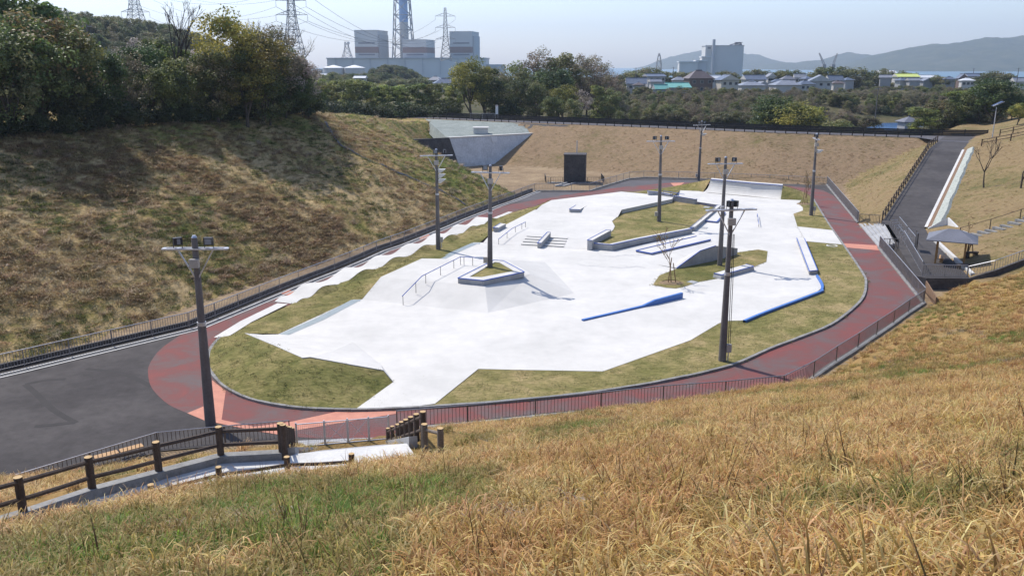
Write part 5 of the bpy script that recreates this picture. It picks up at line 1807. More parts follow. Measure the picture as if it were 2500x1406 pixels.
for px, ty, Y, kd, lab, w in [(2440, 186, 196, 'evergreen', 'big dark evergreen tree beyond the road junction', 1.5), (2400, 205, 200, 'evergreen', 'dark evergreen left of the big one by the junction', 1.4), (2478, 225, 192, 'evergreen', 'dark evergreen right of the big one by the junction', 1.2),
                              (2340, 222, 205, 'bamboo', 'bright green bush-like tree near the junction', 2.2), (2300, 240, 202, 'mixed', 'green tree behind the road beside the pond', 1.6), (2250, 262, 196, 'bamboo', 'low bright green bush above the pond hut', 2.4), (2490, 250, 168, 'yellow', 'yellowish bush at the picture edge by the road', 1.3),
                              (1945, 245, 205, 'yellow', 'round pale green tree in the scrub behind the dam', 1.8), (1905, 232, 210, 'evergreen', 'dark green round bush in the scrub', 1.6), (2055, 290, 195, 'mixed', 'low green bush behind the black fence', 2)]:
    tree_px(kd, px, ty, Y, lab, wid=w)
for px, ty, Y, lab, w in [(2035, 156, 430, 'large round-topped tree behind the houses under the crane booms', 1.5), (1995, 170, 440, 'round tree left of the large round-topped one', 1.4), (2090, 163, 445, 'brownish round tree right of the large round-topped one', 1.4), (1930, 166, 460, 'brownish tree above the house roofs', 1.6), (1905, 172, 455, 'low brown tree above the house roofs', 1.6),
                          (2215, 172, 470, 'dark round tree above the lime-green roof', 1.5), (2430, 172, 400, 'broad brown tree above the far roofs at the side', 1.9), (1580, 163, 470, 'bare-looking brown tree near the small pylon', 1.6), (1545, 172, 460, 'low brown tree near the sea gap', 1.6), (1850, 165, 500, 'brown tree right of the tall plant building', 1.6), (1640, 170, 480, 'brown tree in front of the plant sheds', 1.8), (1700, 170, 470, 'brown tree below the tall plant building', 1.8),
                          (1770, 172, 480, 'low tree before the tall plant building', 1.8), (1020, 186, 400, 'dark round tree in front of the turbine hall', 1.5), (960, 188, 420, 'round dark tree below the wooded knoll', 1.6), (1130, 172, 440, 'tree behind the tiled house roofs', 1.5), (2155, 166, 470, 'green tree behind the white-roofed house', 1.3), (2300, 183, 430, 'low brown tree between the far roofs', 1.8)]:
    tree_px('roundtree', px, ty, Y, lab, wid=w)

# ================================================================ SCATTERED STUFF (geometry nodes)
def scatter(name, label, pts, rot, scl, pick, coll):
    me = bpy.data.meshes.new(name)
    n = len(pts)
    me.vertices.add(n)
    me.vertices.foreach_set('co', np.asarray(pts, np.float32).ravel())
    a = me.attributes.new('rot', 'FLOAT_VECTOR', 'POINT')
    a.data.foreach_set('vector', np.asarray(rot, np.float32).ravel())
    a = me.attributes.new('scl', 'FLOAT_VECTOR', 'POINT')
    a.data.foreach_set('vector', np.asarray(scl, np.float32).ravel())
    a = me.attributes.new('pick', 'INT', 'POINT')
    a.data.foreach_set('value', np.asarray(pick, np.int32))
    o = bpy.data.objects.new(name, me)
    COL.objects.link(o)
    ng = bpy.data.node_groups.new(name + '_nodes', 'GeometryNodeTree')
    ng.interface.new_socket('Geometry', in_out='INPUT', socket_type='NodeSocketGeometry')
    ng.interface.new_socket('Geometry', in_out='OUTPUT', socket_type='NodeSocketGeometry')
    gi, go = ng.nodes.new('NodeGroupInput'), ng.nodes.new('NodeGroupOutput')
    ci = ng.nodes.new('GeometryNodeCollectionInfo')
    ci.inputs['Collection'].default_value = coll
    ci.inputs['Separate Children'].default_value = True
    ci.inputs['Reset Children'].default_value = True
    ip = ng.nodes.new('GeometryNodeInstanceOnPoints')
    ip.inputs['Pick Instance'].default_value = True
    def att(nm, ty):
        q = ng.nodes.new('GeometryNodeInputNamedAttribute')
        q.data_type = ty
        q.inputs['Name'].default_value = nm
        return q.outputs['Attribute']
    ln = ng.links.new
    ln(gi.outputs[0], ip.inputs['Points'])
    ln(ci.outputs[0], ip.inputs['Instance'])
    ln(att('pick', 'INT'), ip.inputs['Instance Index'])
    ln(att('rot', 'FLOAT_VECTOR'), ip.inputs['Rotation'])
    ln(att('scl', 'FLOAT_VECTOR'), ip.inputs['Scale'])
    ln(ip.outputs[0], go.inputs[0])
    md = o.modifiers.new('scatter', 'NODES')
    md.node_group = ng
    o['kind'] = 'stuff'
    o['label'] = label
    return o
def clump_mesh(name, blades, radius, hmin, hmax, width, pal, curl, seed, segs=4, lay=0.0):
    """tuft of arching blades; each blade a tapering strip"""
    r = np.random.default_rng(seed)
    pal = np.array(pal)
    V, Q, T = [], [], []
    for k in range(blades):
        a, rr = r.uniform(0, 6.283), radius * math.sqrt(r.uniform())
        p = np.array([math.cos(a) * rr, math.sin(a) * rr, -.02])
        h = r.uniform(hmin, hmax)
        az = r.uniform(0, 6.283)
        lean = r.uniform(.05, .5) + lay
        dirv = np.array([math.cos(az), math.sin(az), 0])
        side = np.array([-math.sin(az + r.uniform(-.6, .6)), math.cos(az), 0]) * width * r.uniform(.6, 1.3)
        cu = curl * r.uniform(.4, 1.3)
        ang = lean
        col = pal[r.integers(len(pal))] * r.uniform(.75, 1.25)
        i0 = len(V)
        for s in range(segs + 1):
            f = s / segs
            wv = side * (1 - f ** 1.5) + 1e-4
            V += [p - wv, p + wv]
            T += [col * (.42 + .8 * f)] * 2  # roots painted darker: shade low in the tuft is put into the tint
            p = p + (dirv * math.sin(ang) + np.array([0, 0, math.cos(ang)])) * h / segs
            ang += cu / segs * (1 + f)
        for s in range(segs):
            j = i0 + 2 * s
            Q.append((j, j + 1, j + 3, j + 2))
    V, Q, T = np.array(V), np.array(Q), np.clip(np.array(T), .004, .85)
    me = bpy.data.meshes.new(name)
    me.from_pydata(V.tolist(), [], Q.tolist())
    at = me.attributes.new('tint', 'FLOAT_COLOR', 'POINT')
    at.data.foreach_set('color', np.concatenate([T, np.ones((len(T), 1))], 1).astype(np.float32).ravel())
    me.polygons.foreach_set('use_smooth', [True] * len(me.polygons))
    me.materials.append(MATS['blade'])
    return me
STRAW = [(.60, .385, .13), (.72, .50, .20), (.50, .30, .09), (.80, .60, .28), (.40, .235, .075)]
RUST = [(.54, .32, .10), (.62, .39, .13), (.42, .24, .075), (.70, .48, .19)]
OLIVE = [(.31, .25, .068), (.20, .225, .05), (.44, .325, .11), (.54, .385, .145)]
FRESH = [(.17, .29, .045), (.23, .36, .055), (.14, .23, .04), (.29, .36, .08)]
PALE = [(.500, .413, .300), (.425, .338, .237), (.575, .475, .350), (.325, .250, .163)]
TUFTS = bpy.data.collections.new('grass_kinds')
tuft_no = 0
def tuft(pal, n, **kw):
    global tuft_no
    ids = []
    for v in range(n):
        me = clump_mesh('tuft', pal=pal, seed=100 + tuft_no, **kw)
        o = bpy.data.objects.new('tuft_%03d' % tuft_no, me)
        TUFTS.objects.link(o)
        ids.append(tuft_no)
        tuft_no += 1
    return ids
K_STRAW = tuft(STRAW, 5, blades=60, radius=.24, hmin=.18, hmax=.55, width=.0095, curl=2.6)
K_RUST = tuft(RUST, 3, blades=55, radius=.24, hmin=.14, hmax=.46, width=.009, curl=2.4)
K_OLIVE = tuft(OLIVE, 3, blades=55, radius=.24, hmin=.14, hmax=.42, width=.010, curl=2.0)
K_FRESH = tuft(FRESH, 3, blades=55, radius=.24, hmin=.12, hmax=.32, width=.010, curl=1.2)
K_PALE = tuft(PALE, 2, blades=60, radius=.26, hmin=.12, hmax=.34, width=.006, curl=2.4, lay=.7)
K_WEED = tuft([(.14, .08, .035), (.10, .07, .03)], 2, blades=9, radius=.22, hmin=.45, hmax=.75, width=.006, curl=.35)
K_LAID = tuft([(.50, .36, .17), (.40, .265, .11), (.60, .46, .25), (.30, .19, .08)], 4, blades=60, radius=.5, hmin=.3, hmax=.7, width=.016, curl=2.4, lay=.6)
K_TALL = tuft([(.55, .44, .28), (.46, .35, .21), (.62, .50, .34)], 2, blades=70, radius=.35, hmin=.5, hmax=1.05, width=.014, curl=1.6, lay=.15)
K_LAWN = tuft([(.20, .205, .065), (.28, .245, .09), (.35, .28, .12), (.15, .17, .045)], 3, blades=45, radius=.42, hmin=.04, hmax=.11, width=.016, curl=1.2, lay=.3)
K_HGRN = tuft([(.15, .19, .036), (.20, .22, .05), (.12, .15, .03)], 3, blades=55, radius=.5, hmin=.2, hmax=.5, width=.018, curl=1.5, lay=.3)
def field(x, y, f, o):
    return noise.noise(Vector((x * f + o, y * f - o, o * .37)))
def in_view(x, y, z, m=.06):
    c = y * CP - (z - EYE) * SP
    if c < .5:
        return False
    u = y * SP + (z - EYE) * CP
    return abs(x) < c * (1250 / 2100 + m) + 7 and -703 / 2100 * c - 2.5 < u
def grass_field(name, label, boxes, regions, choose, avoid=None):
    P, Rr, Sc_, Pk = [], [], [], []
    for x0, x1, y0, y1, dens, smin, smax in boxes:
        n = int((x1 - x0) * (y1 - y0) * dens)
        X, Y = rng.uniform(x0, x1, n), rng.uniform(y0, y1, n)
        Z, reg, e, dr = terrain(X, Y)
        for x, y, z, rg, e_, d_ in zip(X, Y, Z, reg, e, dr):
            if rg not in regions or not in_view(x, y, z):
                continue
            if avoid and avoid(x, y, z, e_, d_):
                continue
            pk, k = choose(x, y)
            if pk is None:
                continue
            s = random.uniform(smin, smax) * k
            P.append((x, y, z))
            Rr.append((random.uniform(-.25, .25), random.uniform(-.25, .25), random.uniform(0, 6.28)))
            Sc_.append((s * random.uniform(.9, 1.1), s * random.uniform(.9, 1.1), s * random.uniform(.75, 1.2)))
            Pk.append(pk)
    return scatter(name, label, P, Rr, Sc_, Pk, TUFTS)
def near_choose(x, y):
    g = field(x, y, .16, 3.1) + .5 * field(x, y, .5, 9.2)
    # the hollow below the path is greener, the crest of the slope is straw
    bias = .55 * math.exp(-((x + 5.5) / 4.6) ** 2 - ((y - 15) / 7.5) ** 2) + .12 * math.exp(-((x - 22) / 12) ** 2 - ((y - 42) / 10) ** 2)
    g += bias - .05 - (.26 * min(1, max(0, (x + 1.5) / 3)) if y < 27 else .03)
    q = field(x, y, .35, 17.0)
    r = random.random()
    if q > .42 and r < .55:
        return random.choice(K_PALE), 1.0
    if r < .018:
        return random.choice(K_WEED), 1.0
    if g > .42 and r < .65:
        return random.choice(K_FRESH), .9
    if g > .16:
        return (random.choice(K_FRESH), .8) if r < .22 else (random.choice(K_OLIVE), .95)
    if g > -.05:
        return (random.choice(K_OLIVE), .9) if r < .45 else (random.choice(K_STRAW), .9)
    return (random.choice(K_RUST), .95) if field(x, y, .22, 31.0) + random.uniform(-.3, .3) > .05 else (random.choice(K_STRAW), 1.05)
XX = np.array([0.0])
def near_avoid(x, y, z, e, d):
    pd = float(seg_dist(np.array([x]), np.array([y]), PATH_LINE)[0][0])
    if pd < 1.75 or (pd < 2.9 and random.random() < .8 and y < 30):
        return True
    sd_ = float(seg_dist(np.array([x]), np.array([y]), [STAIR_TOP, STAIR_END])[0][0])
    return sd_ < 1.9 or z < .05
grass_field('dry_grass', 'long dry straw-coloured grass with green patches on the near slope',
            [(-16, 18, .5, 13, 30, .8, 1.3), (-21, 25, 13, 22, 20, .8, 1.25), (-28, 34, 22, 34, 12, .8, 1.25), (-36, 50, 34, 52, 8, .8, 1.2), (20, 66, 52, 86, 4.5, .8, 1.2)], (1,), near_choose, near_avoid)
def hill_choose(x, y):
    g = field(x, y, .07, 5.0) + .6 * field(x, y, .25, 8.0)
    d = HN[0] * (x + 34.6) + HN[1] * (y - 55)
    if d < 4 and field(x, y, .2, 2.0) > -.1:
        g += .3
    r = random.random()
    g += .16 * min(1, max(0, (y - 95) / 50))
    if r > .965:
        return random.choice(K_TALL), 1.0
    if g > .14:
        return (random.choice(K_HGRN), .9) if r < .7 else (random.choice(K_LAID), .8)
    if g > -.06:
        return (random.choice(K_HGRN), .8) if r < .28 else ((random.choice(K_LAID), .9) if r < .75 else (None, 0))
    return random.choice(K_LAID), 1.15
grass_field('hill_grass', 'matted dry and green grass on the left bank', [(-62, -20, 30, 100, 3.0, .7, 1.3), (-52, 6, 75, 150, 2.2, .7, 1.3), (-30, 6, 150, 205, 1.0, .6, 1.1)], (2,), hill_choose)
def dam_choose(x, y):
    r = random.random()
    if r < .55:
        return random.choice(K_LAID), .55
    if field(x, y, .1, 4.0) > .2:
        return random.choice(K_HGRN), .4
    return None, 0
grass_field('slope_grass', 'short dry grass on the dam and the side slope', [(0, 80, 140, 200, .7, .6, 1.0), (44, 115, 78, 160, .8, .5, .9)], (3, 4), dam_choose, lambda x, y, z, e, d: (-7 < e < .3) or (-5.4 < d < 1.6))
# short turf of the lawns
from mathutils.bvhtree import BVHTree
P, Rr, Sc_, Pk = [], [], [], []
for o in [o for o in COL.objects if o.name.split('.')[0] in ('lawn', 'lawn_island', 'lawn_berm')]:
    me = o.data
    vs_ = [v.co.copy() for v in me.vertices]
    bv = BVHTree.FromPolygons(vs_, [tuple(p.vertices) for p in me.polygons])
    x0, x1 = min(v.x for v in vs_), max(v.x for v in vs_)
    y0, y1 = min(v.y for v in vs_), max(v.y for v in vs_)
    for k in range(int((x1 - x0) * (y1 - y0) * 4.5)):
        x, y = random.uniform(x0, x1), random.uniform(y0, y1)
        h_ = bv.ray_cast(Vector((x, y, 8)), Vector((0, 0, -1)))
        if h_[0] is None or (y > 95 and random.random() < .5):
            continue
        P.append((x, y, h_[0].z))
        Rr.append((0, 0, random.uniform(0, 6.28)))
        s = random.uniform(.6, 1.15)
        Sc_.append((s, s, s * random.uniform(.6, 1.3)))
        Pk.append(random.choice(K_LAWN))
scatter('lawn_grass', 'short olive turf of the skatepark lawns', P, Rr, Sc_, Pk, TUFTS)
# scrub behind the dam, wooded hill behind the wood, hedge of distant woods
SCRUB = bpy.data.collections.new('scrub_kinds')
sc_ids = {}
no = 0
for kd in ('scrub', 'shrub', 'grey', 'mixed', 'evergreen', 'roundtree', 'bamboo'):
    sc_ids[kd] = []
    for v in range(3):
        o = bpy.data.objects.new('scrub_%03d' % no, KIND[kd][v][0])
        SCRUB.objects.link(o)
        sc_ids[kd].append(no)
        no += 1
def wood(name, label, gen):
    P, Rr, Sc_, Pk = [], [], [], []
    for x, y, h, kd, w in gen:
        if y < 231 and -129 < x < 134:
            z = tz(x, y)
        else:
            z = fz(x, y)
        P.append((x, y, z - .15))
        Rr.append((0, 0, random.uniform(0, 6.28)))
        s = h / 10
        Sc_.append((s * w, s * w, s))
        Pk.append(random.choice(sc_ids[kd]))
    return scatter(name, label, P, Rr, Sc_, Pk, SCRUB)
def scrub_gen():
    for k in range(1500):
        Y = random.uniform(203, 345)
        px = random.uniform(1480, 2520)
        x = S(px, 250, Y).x
        c = seg_dist(np.array([x]), np.array([Y]), CREST)
        if c[2][0] > 0 or c[0][0] < 11:
            continue
        if 99 < x < 150 and 226 < Y < 284:
            continue
        if x > 88 and Y < 172:
            continue
        f = field(x, Y, .03, 6.0)
        kd = random.choice(['scrub', 'scrub', 'scrub', 'grey', 'grey', 'mixed'] if f < .25 else ['mixed', 'mixed', 'shrub', 'scrub', 'bamboo'])
        h = random.uniform(2.4, 4.6) * (1.15 if kd in ('grey', 'mixed', 'evergreen', 'bamboo') else 1)
        if Y > 300:
            h *= .8
        yield x, Y, h, kd, random.uniform(1.1, 1.6)
wood('scrub_woodland', 'olive and grey-brown scrub filling the land behind the dam', scrub_gen())
def hill_gen():
    for k in range(1700):
        x = random.uniform(-330, -70)
        y = random.uniform(150, 520)
        if y < 185 and x > -120:
            continue
        if not in_view(x, y, 30, .05):
            continue
        kd = random.choice(['evergreen', 'evergreen', 'evergreen', 'roundtree', 'mixed', 'mixed', 'grey'])
        yield x, y, random.uniform(5.5, 8), kd, random.uniform(1.2, 1.6)
wood('hill_woodland', 'dark wooded hill behind the wood on the left bank', hill_gen())
def shore_gen():
    for k in range(900):
        y = random.uniform(340, 640)
        x = S(random.uniform(760, 2560), 180, y).x
        kd = random.choice(['roundtree', 'scrub', 'evergreen', 'mixed', 'grey', 'roundtree'])
        yield x, y, (random.uniform(1.6, 2.8) if y < 440 else random.uniform(3.0, 5.0)), kd, random.uniform(1.2, 1.9)
wood('shore_woodland', 'low brownish trees around the far houses', shore_gen())
# knoll in front of the power plant
def knoll():
    c = S(958, 160, 640)
    n, mm = 48, 16
    V = []
    for j in range(mm + 1):
        for i_ in range(n):
            a = 6.283 * i_ / n
            f = j / mm
            V.append((c.x + math.cos(a) * 34 * f * (1 + .06 * math.sin(3 * a)), 640 + math.sin(a) * 30 * f, -6 + (c.z + 6 - 3) * (1 - f ** 2.2)))
    V = np.array(V)
    Q = np.array([(j * n + i_, j * n + (i_ + 1) % n, (j + 1) * n + (i_ + 1) % n, (j + 1) * n + i_) for j in range(mm) for i_ in range(n)])
    struct(grid_mesh('knoll', V, Q, 'mountain_wood'), 'wooded knoll before the turbine hall')
    P, Rr, Sc_, Pk = [], [], [], []
    for k in range(260):
        a, f = random.uniform(0, 6.28), math.sqrt(random.random())
        P.append((c.x + math.cos(a) * 34 * f, 640 + math.sin(a) * 30 * f, -7 + (c.z + 6 - 3) * (1 - f ** 2.2)))
        Rr.append((0, 0, random.uniform(0, 6.28)))
        s = random.uniform(.45, .75)
        Sc_.append((s, s, s * .8))
        Pk.append(random.choice(sc_ids['evergreen'] + sc_ids['roundtree']))
    scatter('knoll_woodland', 'dark tree cover of the knoll before the power plant', P, Rr, Sc_, Pk, SCRUB)
knoll()
# ================================================================ FAR BUILDINGS
def face_box(b, c, w, d, z0, z1, rz, mi=0):
    b.box((c[0], c[1], (z0 + z1) / 2), (w, d, z1 - z0), rz, mi)
PY = 1100
def plant_block(name, label, pl_, pr, top, Y, depth, bands, rz=R(-10), base=SEA, stepped=True):
    a, c = S(pl_, 150, Y), S(pr, 150, Y)
    w = (c.x - a.x) * .86
    zt_ = S((pl_ + pr) / 2, top, Y).z
    cx, cy = (a.x + c.x) / 2, Y + depth / 2
    t = thing(name, label, 'industrial building', (cx, cy, base))
    zs = [base] + [S(1000, y, Y).z for y, m_ in bands[:-1]] + [zt_]
    for (y, m_), z0, z1 in zip(bands, zs, zs[1:]):
        b = MB()
        face_box(b, (cx, cy), w, depth, z0, z1, rz)
        b.build('wall_band', m_, t)
    b = MB()
    face_box(b, (cx, cy), w * 1.01, depth * 1.01, zt_, zt_ + 1.0, rz)
    b.build('roof_edge', 'plant_wall', t)
    co, si = math.cos(rz), math.sin(rz)
    for y in (106, 134):
        zz = S(1000, y, Y).z
        if zz < zt_ - 4:
            lx, ly = w * .02, -depth / 2 - .15
            b = MB()
            b.box((cx + lx * co - ly * si, cy + lx * si + ly * co, zz), (w * .72, .4, 1.5), rz)
            b.build('louvre', 'plant_dark', t)
    if stepped:
        b = MB()
        lx = w / 2 + w * .035
        face_box(b, (cx + lx * co, cy + lx * si), w * .07, depth * .8, base, S(1000, top + 9, Y).z, rz)
        b.build('side_shaft', 'plant_grey', t)
    return t
bd = [(130, 'plant_grey'), (115, 'plant_band'), (75, 'plant_wall')]
plant_block('boiler_house', 'tall boiler house with a brick-red band, left of the chimney', 869, 936, 76, PY, 42, bd)
plant_block('boiler_house', 'lowest boiler house with a brick-red band, under the chimney', 985, 1054, 99, PY - 40, 40, [(130, 'plant_grey'), (116, 'plant_band'), (99, 'plant_wall')], stepped=False)
plant_block('boiler_house', 'tall boiler house with a brick-red band, right of the chimney', 1100, 1165, 79, PY + 40, 42, bd)
a, c = S(800, 150, 1040), S(1185, 150, 1040)
t = thing('turbine_hall', 'long low grey turbine hall below the boiler houses', 'industrial building', ((a.x + c.x) / 2, 1040, SEA))
zt_ = S(1000, 144, 1040).z
b = MB().slab([(a.x, 1036), (c.x, 1016), (c.x + 4, 1056), (a.x + 4, 1076)], SEA, zt_)
b.build('wall', 'plant_wall', t)
MB().slab([(a.x - .8, 1034.5), (c.x + .8, 1014.5), (c.x + 5, 1057), (a.x + 3, 1077)], zt_, zt_ + 1.0).build('roof_edge', 'plant_grey', t)
for k in range(9):
    f = (k + .5) / 9
    x, y = a.x + (c.x - a.x) * f, 1036 - 20 * f
    MB().box((x, y - .3, zt_ - 9), (.9, .8, 18)).build('pilaster', 'plant_grey', t)
MB().box((a.x - 8, 1040, SEA + 12), (14, 24, 24)).build('annex', 'plant_wall', t)
MB().box((c.x + 12, 1040, SEA + 14), (22, 24, 30)).build('annex', 'plant_grey', t)
# chimney with its lattice tower
def lattice_tower(b, cx, cy, prof, panels, r, arms=()):
    """four legs through a list of (z, half width), with crossed bracing"""
    zs = np.linspace(prof[0][0], prof[-1][0], panels + 1)
    hw = np.interp(zs, [p[0] for p in prof], [p[1] for p in prof])
    for k in range(panels):
        c0 = [(cx + sx * hw[k], cy + sy * hw[k], zs[k]) for sx, sy in ((-1, -1), (1, -1), (1, 1), (-1, 1))]
        c1 = [(cx + sx * hw[k + 1], cy + sy * hw[k + 1], zs[k + 1]) for sx, sy in ((-1, -1), (1, -1), (1, 1), (-1, 1))]
        for i_ in range(4):
            j = (i_ + 1) % 4
            b.tube(c0[i_], c1[i_], r, r, 4)
            b.tube(c0[i_], c1[j], r * .6, r * .6, 3)
            b.tube(c0[j], c1[i_], r * .6, r * .6, 3)
            b.tube(c1[i_], c1[j], r * .6, r * .6, 3)
    return b
CY_ = PY + 30
c0 = S(992, 140, CY_)
ztop = S(984, -110, CY_).z
t = thing('chimney', 'very tall blue and white chimney inside a steel lattice tower', 'chimney', (c0.x, CY_, SEA))
b = MB()
lx = (S(1010, 140, CY_).x - S(972, 140, CY_).x) / 2
prof = [(SEA, lx * 1.55), (S(990, 100, CY_).z, lx * 1.18), (S(985, 0, CY_).z, lx * .92), (ztop, lx * .7)]
lattice_tower(b, c0.x - 3, CY_, prof, 9, .75)
b.build('lattice', 'lattice', t)
zm = S(985, 55, CY_).z
MB().tube((c0.x - 2, CY_, SEA), (c0.x - 2, CY_, zm), 6.0, 5.6, 16).build('lower_flue', 'plant_wall', t)
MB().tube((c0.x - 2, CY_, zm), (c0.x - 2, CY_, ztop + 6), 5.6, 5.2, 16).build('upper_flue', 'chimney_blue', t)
# oil tanks, mast
for px, lab in ((815, 'white-roofed oil tank left of the knoll'), (866, 'second white-roofed oil tank, half behind the knoll')):
    c = S(px, 172, 760)
    rr2 = (S(842, 172, 760).x - S(790, 172, 760).x) / 2
    t = thing('oil_tank', lab, 'tank', (c.x, 760, SEA), 0, 'oil tanks of the power plant')
    zc = S(px, 166, 760).z
    MB().tube((c.x, 760, SEA), (c.x, 760, zc), rr2, rr2, 28).build('shell', 'plant_wall', t)
    MB().tube((c.x, 760, zc), (c.x, 760, zc + 2.2), rr2 * 1.01, .5, 28).build('roof', 'tank_white', t)
c = S(848, 143, 1060)
t = thing('antenna_mast', 'small lattice antenna mast beside the first boiler house', 'mast', (c.x, 1060, c.z - 10))
lattice_tower(MB(), c.x, 1060, [(c.z - 8, 8), (S(848, 118, 1060).z, 2.2), (S(848, 103, 1060).z, 2.0)], 5, .35).build('lattice', 'lattice', t)
MB().tube((c.x + 2.6, 1057, S(848, 106, 1060).z), (c.x + 2.6, 1056, S(848, 106, 1060).z), 1.8, 1.6, 10).build('dish', 'plant_wall', t)
# pylons and wires
def pylon(label, px, Y, topy, basey, arms, hw, r=.22):
    base = S(px, basey, Y)
    zt_ = S(px, topy, Y).z
    z0 = base.z
    t = thing('pylon', label, 'pylon', (base.x, Y, z0), 0, 'power pylons')
    b = MB()
    H = zt_ - z0
    lattice_tower(b, base.x, Y, [(z0, hw * 1.9), (z0 + H * .35, hw * .95), (z0 + H * .5, hw * .7), (zt_, hw * .3)], 13, r)
    b.build('lattice', 'lattice', t)
    tips = []
    for ay, half in arms:
        za = S(px, ay, Y).z
        b = MB()
        for s_ in (-1, 1):
            tip = (base.x + s_ * half, Y, za)
            for q in (-1, 1):
                b.tube((base.x + s_ * hw * .5, Y + q * hw * .5, za), tip, r * .8, r * .6, 3)
                b.tube((base.x + s_ * hw * .4, Y + q * hw * .4, za + half * .28), tip, r * .8, r * .5, 3)
            b.tube((base.x + s_ * half * .5, Y, za), (base.x + s_ * half * .5, Y, za + half * .14), r * .5, r * .5, 3)
            b.tube(tip, (tip[0], Y, za - 3.0), r * .5, r * .5, 3)
            tips.append(Vector((tip[0], Y, za - 3.0)))
        b.build('crossarm', 'lattice', t)
    return tips
t1 = pylon('pylon rising behind the left wood, cut by the picture top', 335, 520, -90, 75, [(30, 8.2), (-20, 7.5), (-60, 7)], 2.6, .2)
t2 = pylon('large pylon behind the blossoming trees, cut by the picture top', 718, 450, -70, 135, [(37, 7.9), (2, 7.5), (-34, 7)], 2.5, .2)
t3 = pylon('pylon standing before the third boiler house', 1089, 780, 20, 150, [(40, 8.6), (68, 8.6), (96, 8.6)], 2.6, .24)
def wire(a, c, sag, n=14):
    pts = []
    for k in range(n + 1):
        f = k / n
        p = Vector(a).lerp(Vector(c), f)
        p.z -= sag * 4 * f * (1 - f)
        pts.append(p)
    return pts
wr = thing('power_lines', 'thin power lines sagging from pylon to pylon across the sky', 'cables', t2[0])
for i_ in range(6):
    MB().pipe(wire(t2[i_], t3[(5 - i_) if False else i_], 14), .085, 4).build('wire', 'wire', wr)
    MB().pipe(wire(t1[i_], t2[i_], 9), .06, 4).build('wire', 'wire', wr)
# second plant
Y2 = 900
a, c = S(1722, 150, Y2), S(1814, 150, Y2)
t = thing('plant_building', 'tall windowless grey plant building with a thin stack', 'industrial building', ((a.x + c.x) / 2, Y2 + 15, SEA))
zt_ = S(1770, 113, Y2).z
MB().slab([(a.x, Y2 + 2), (c.x - 1, Y2 - 4), (c.x + 1, Y2 + 28), (a.x + 3, Y2 + 34)], SEA, zt_).build('wall', 'plant_wall', t)
MB().slab([(a.x - .4, Y2 + 1.6), (c.x - .6, Y2 - 4.4), (c.x + 1.4, Y2 + 28.4), (a.x + 2.6, Y2 + 34.4)], zt_, zt_ + .7).build('roof_edge', 'plant_grey', t)
s1 = S(1744, 97, Y2 - 4)
MB().tube((s1.x, Y2 - 3, SEA), (s1.x, Y2 - 3, s1.z), 1.6, 1.5, 12).build('stack', 'plant_grey', t)
s2 = S(1810, 104, Y2)
b = MB()
lattice_tower(b, s2.x - 1.5, Y2 + 6, [(zt_, 3.2), (s2.z, 2.2)], 2, .35)
b.box((s2.x - 1.5, Y2 + 6, s2.z), (7, 6, .5)).bar((s2.x - 10, Y2 + 6, zt_ + 1), (s2.x, Y2 + 6, s2.z), 2.0, 1.0)
b.build('roof_gantry', 'plant_dark', t)
MB().box((s1.x - 4, Y2 - 1, S(1735, 118, Y2).z), (3, 1, 1.4)).build('vent', 'plant_dark', t)
for l, r_, ty, lab, rt in ((1658, 1702, 153, 'low pale plant shed with a white roof', 'plant_wall'), (1698, 1724, 150, 'small plant annex beside the tall grey building', 'plant_grey'), (1712, 1734, 141, 'narrow plant block before the thin stack', 'plant_wall')):
    a, c = S(l, 150, Y2 - 30), S(r_, 150, Y2 - 30)
    z = S(l, ty, Y2 - 30).z
    t = thing('plant_shed', lab, 'industrial building', ((a.x + c.x) / 2, Y2 - 25, SEA))
    MB().slab([(a.x, Y2 - 32), (c.x, Y2 - 34), (c.x + 1, Y2 - 20), (a.x + 1, Y2 - 18)], SEA, z).build('wall', rt, t)
    MB().slab([(a.x - .6, Y2 - 33), (c.x + .6, Y2 - 35), (c.x + 1.6, Y2 - 19), (a.x + .4, Y2 - 17)], z, z + 1.0).build('roof', 'roof_white', t)
# lattice mast near the sea gap, crane booms
c = S(1608, 170, 700)
t = thing('lattice_mast', 'slim lattice mast standing before the island hill', 'mast', (c.x, 700, SEA))
lattice_tower(MB(), c.x, 700, [(SEA, 3.5), (S(1608, 150, 700).z, 1.6), (S(1608, 131, 700).z, .4)], 9, .2).build('lattice', 'lattice', t)
for x0, y0, x1, y1, lab in ((2012, 158, 2000, 130, 'crane boom leaning left above the round trees'), (2034, 158, 2044, 131, 'crane boom leaning right above the round trees')):
    a, c = S(x0, y0, 800), S(x1, y1, 800)
    t = thing('crane', lab, 'crane', (a.x, 800, SEA), 0, 'crane booms by the shore')
    b = MB()
    for o_ in ((-1, -1), (1, -1), (1, 1), (-1, 1)):
        b.tube(a + Vector((o_[0] * .8, o_[1] * .8, 0)), c + Vector((o_[0] * .3, o_[1] * .3, 0)), .22, .18, 4)
    for k in range(10):
        p, q = a.lerp(c, k / 10), a.lerp(c, (k + 1) / 10)
        b.tube(p + Vector((-.8, -.8, 0)), q + Vector((.7, -.7, 0)), .12, .12, 3)
    b.build('boom', 'lattice', t)
    MB().box((a.x, 800, (a.z + SEA) / 2), (3, 3, a.z - SEA)).build('tower', 'lattice', t)
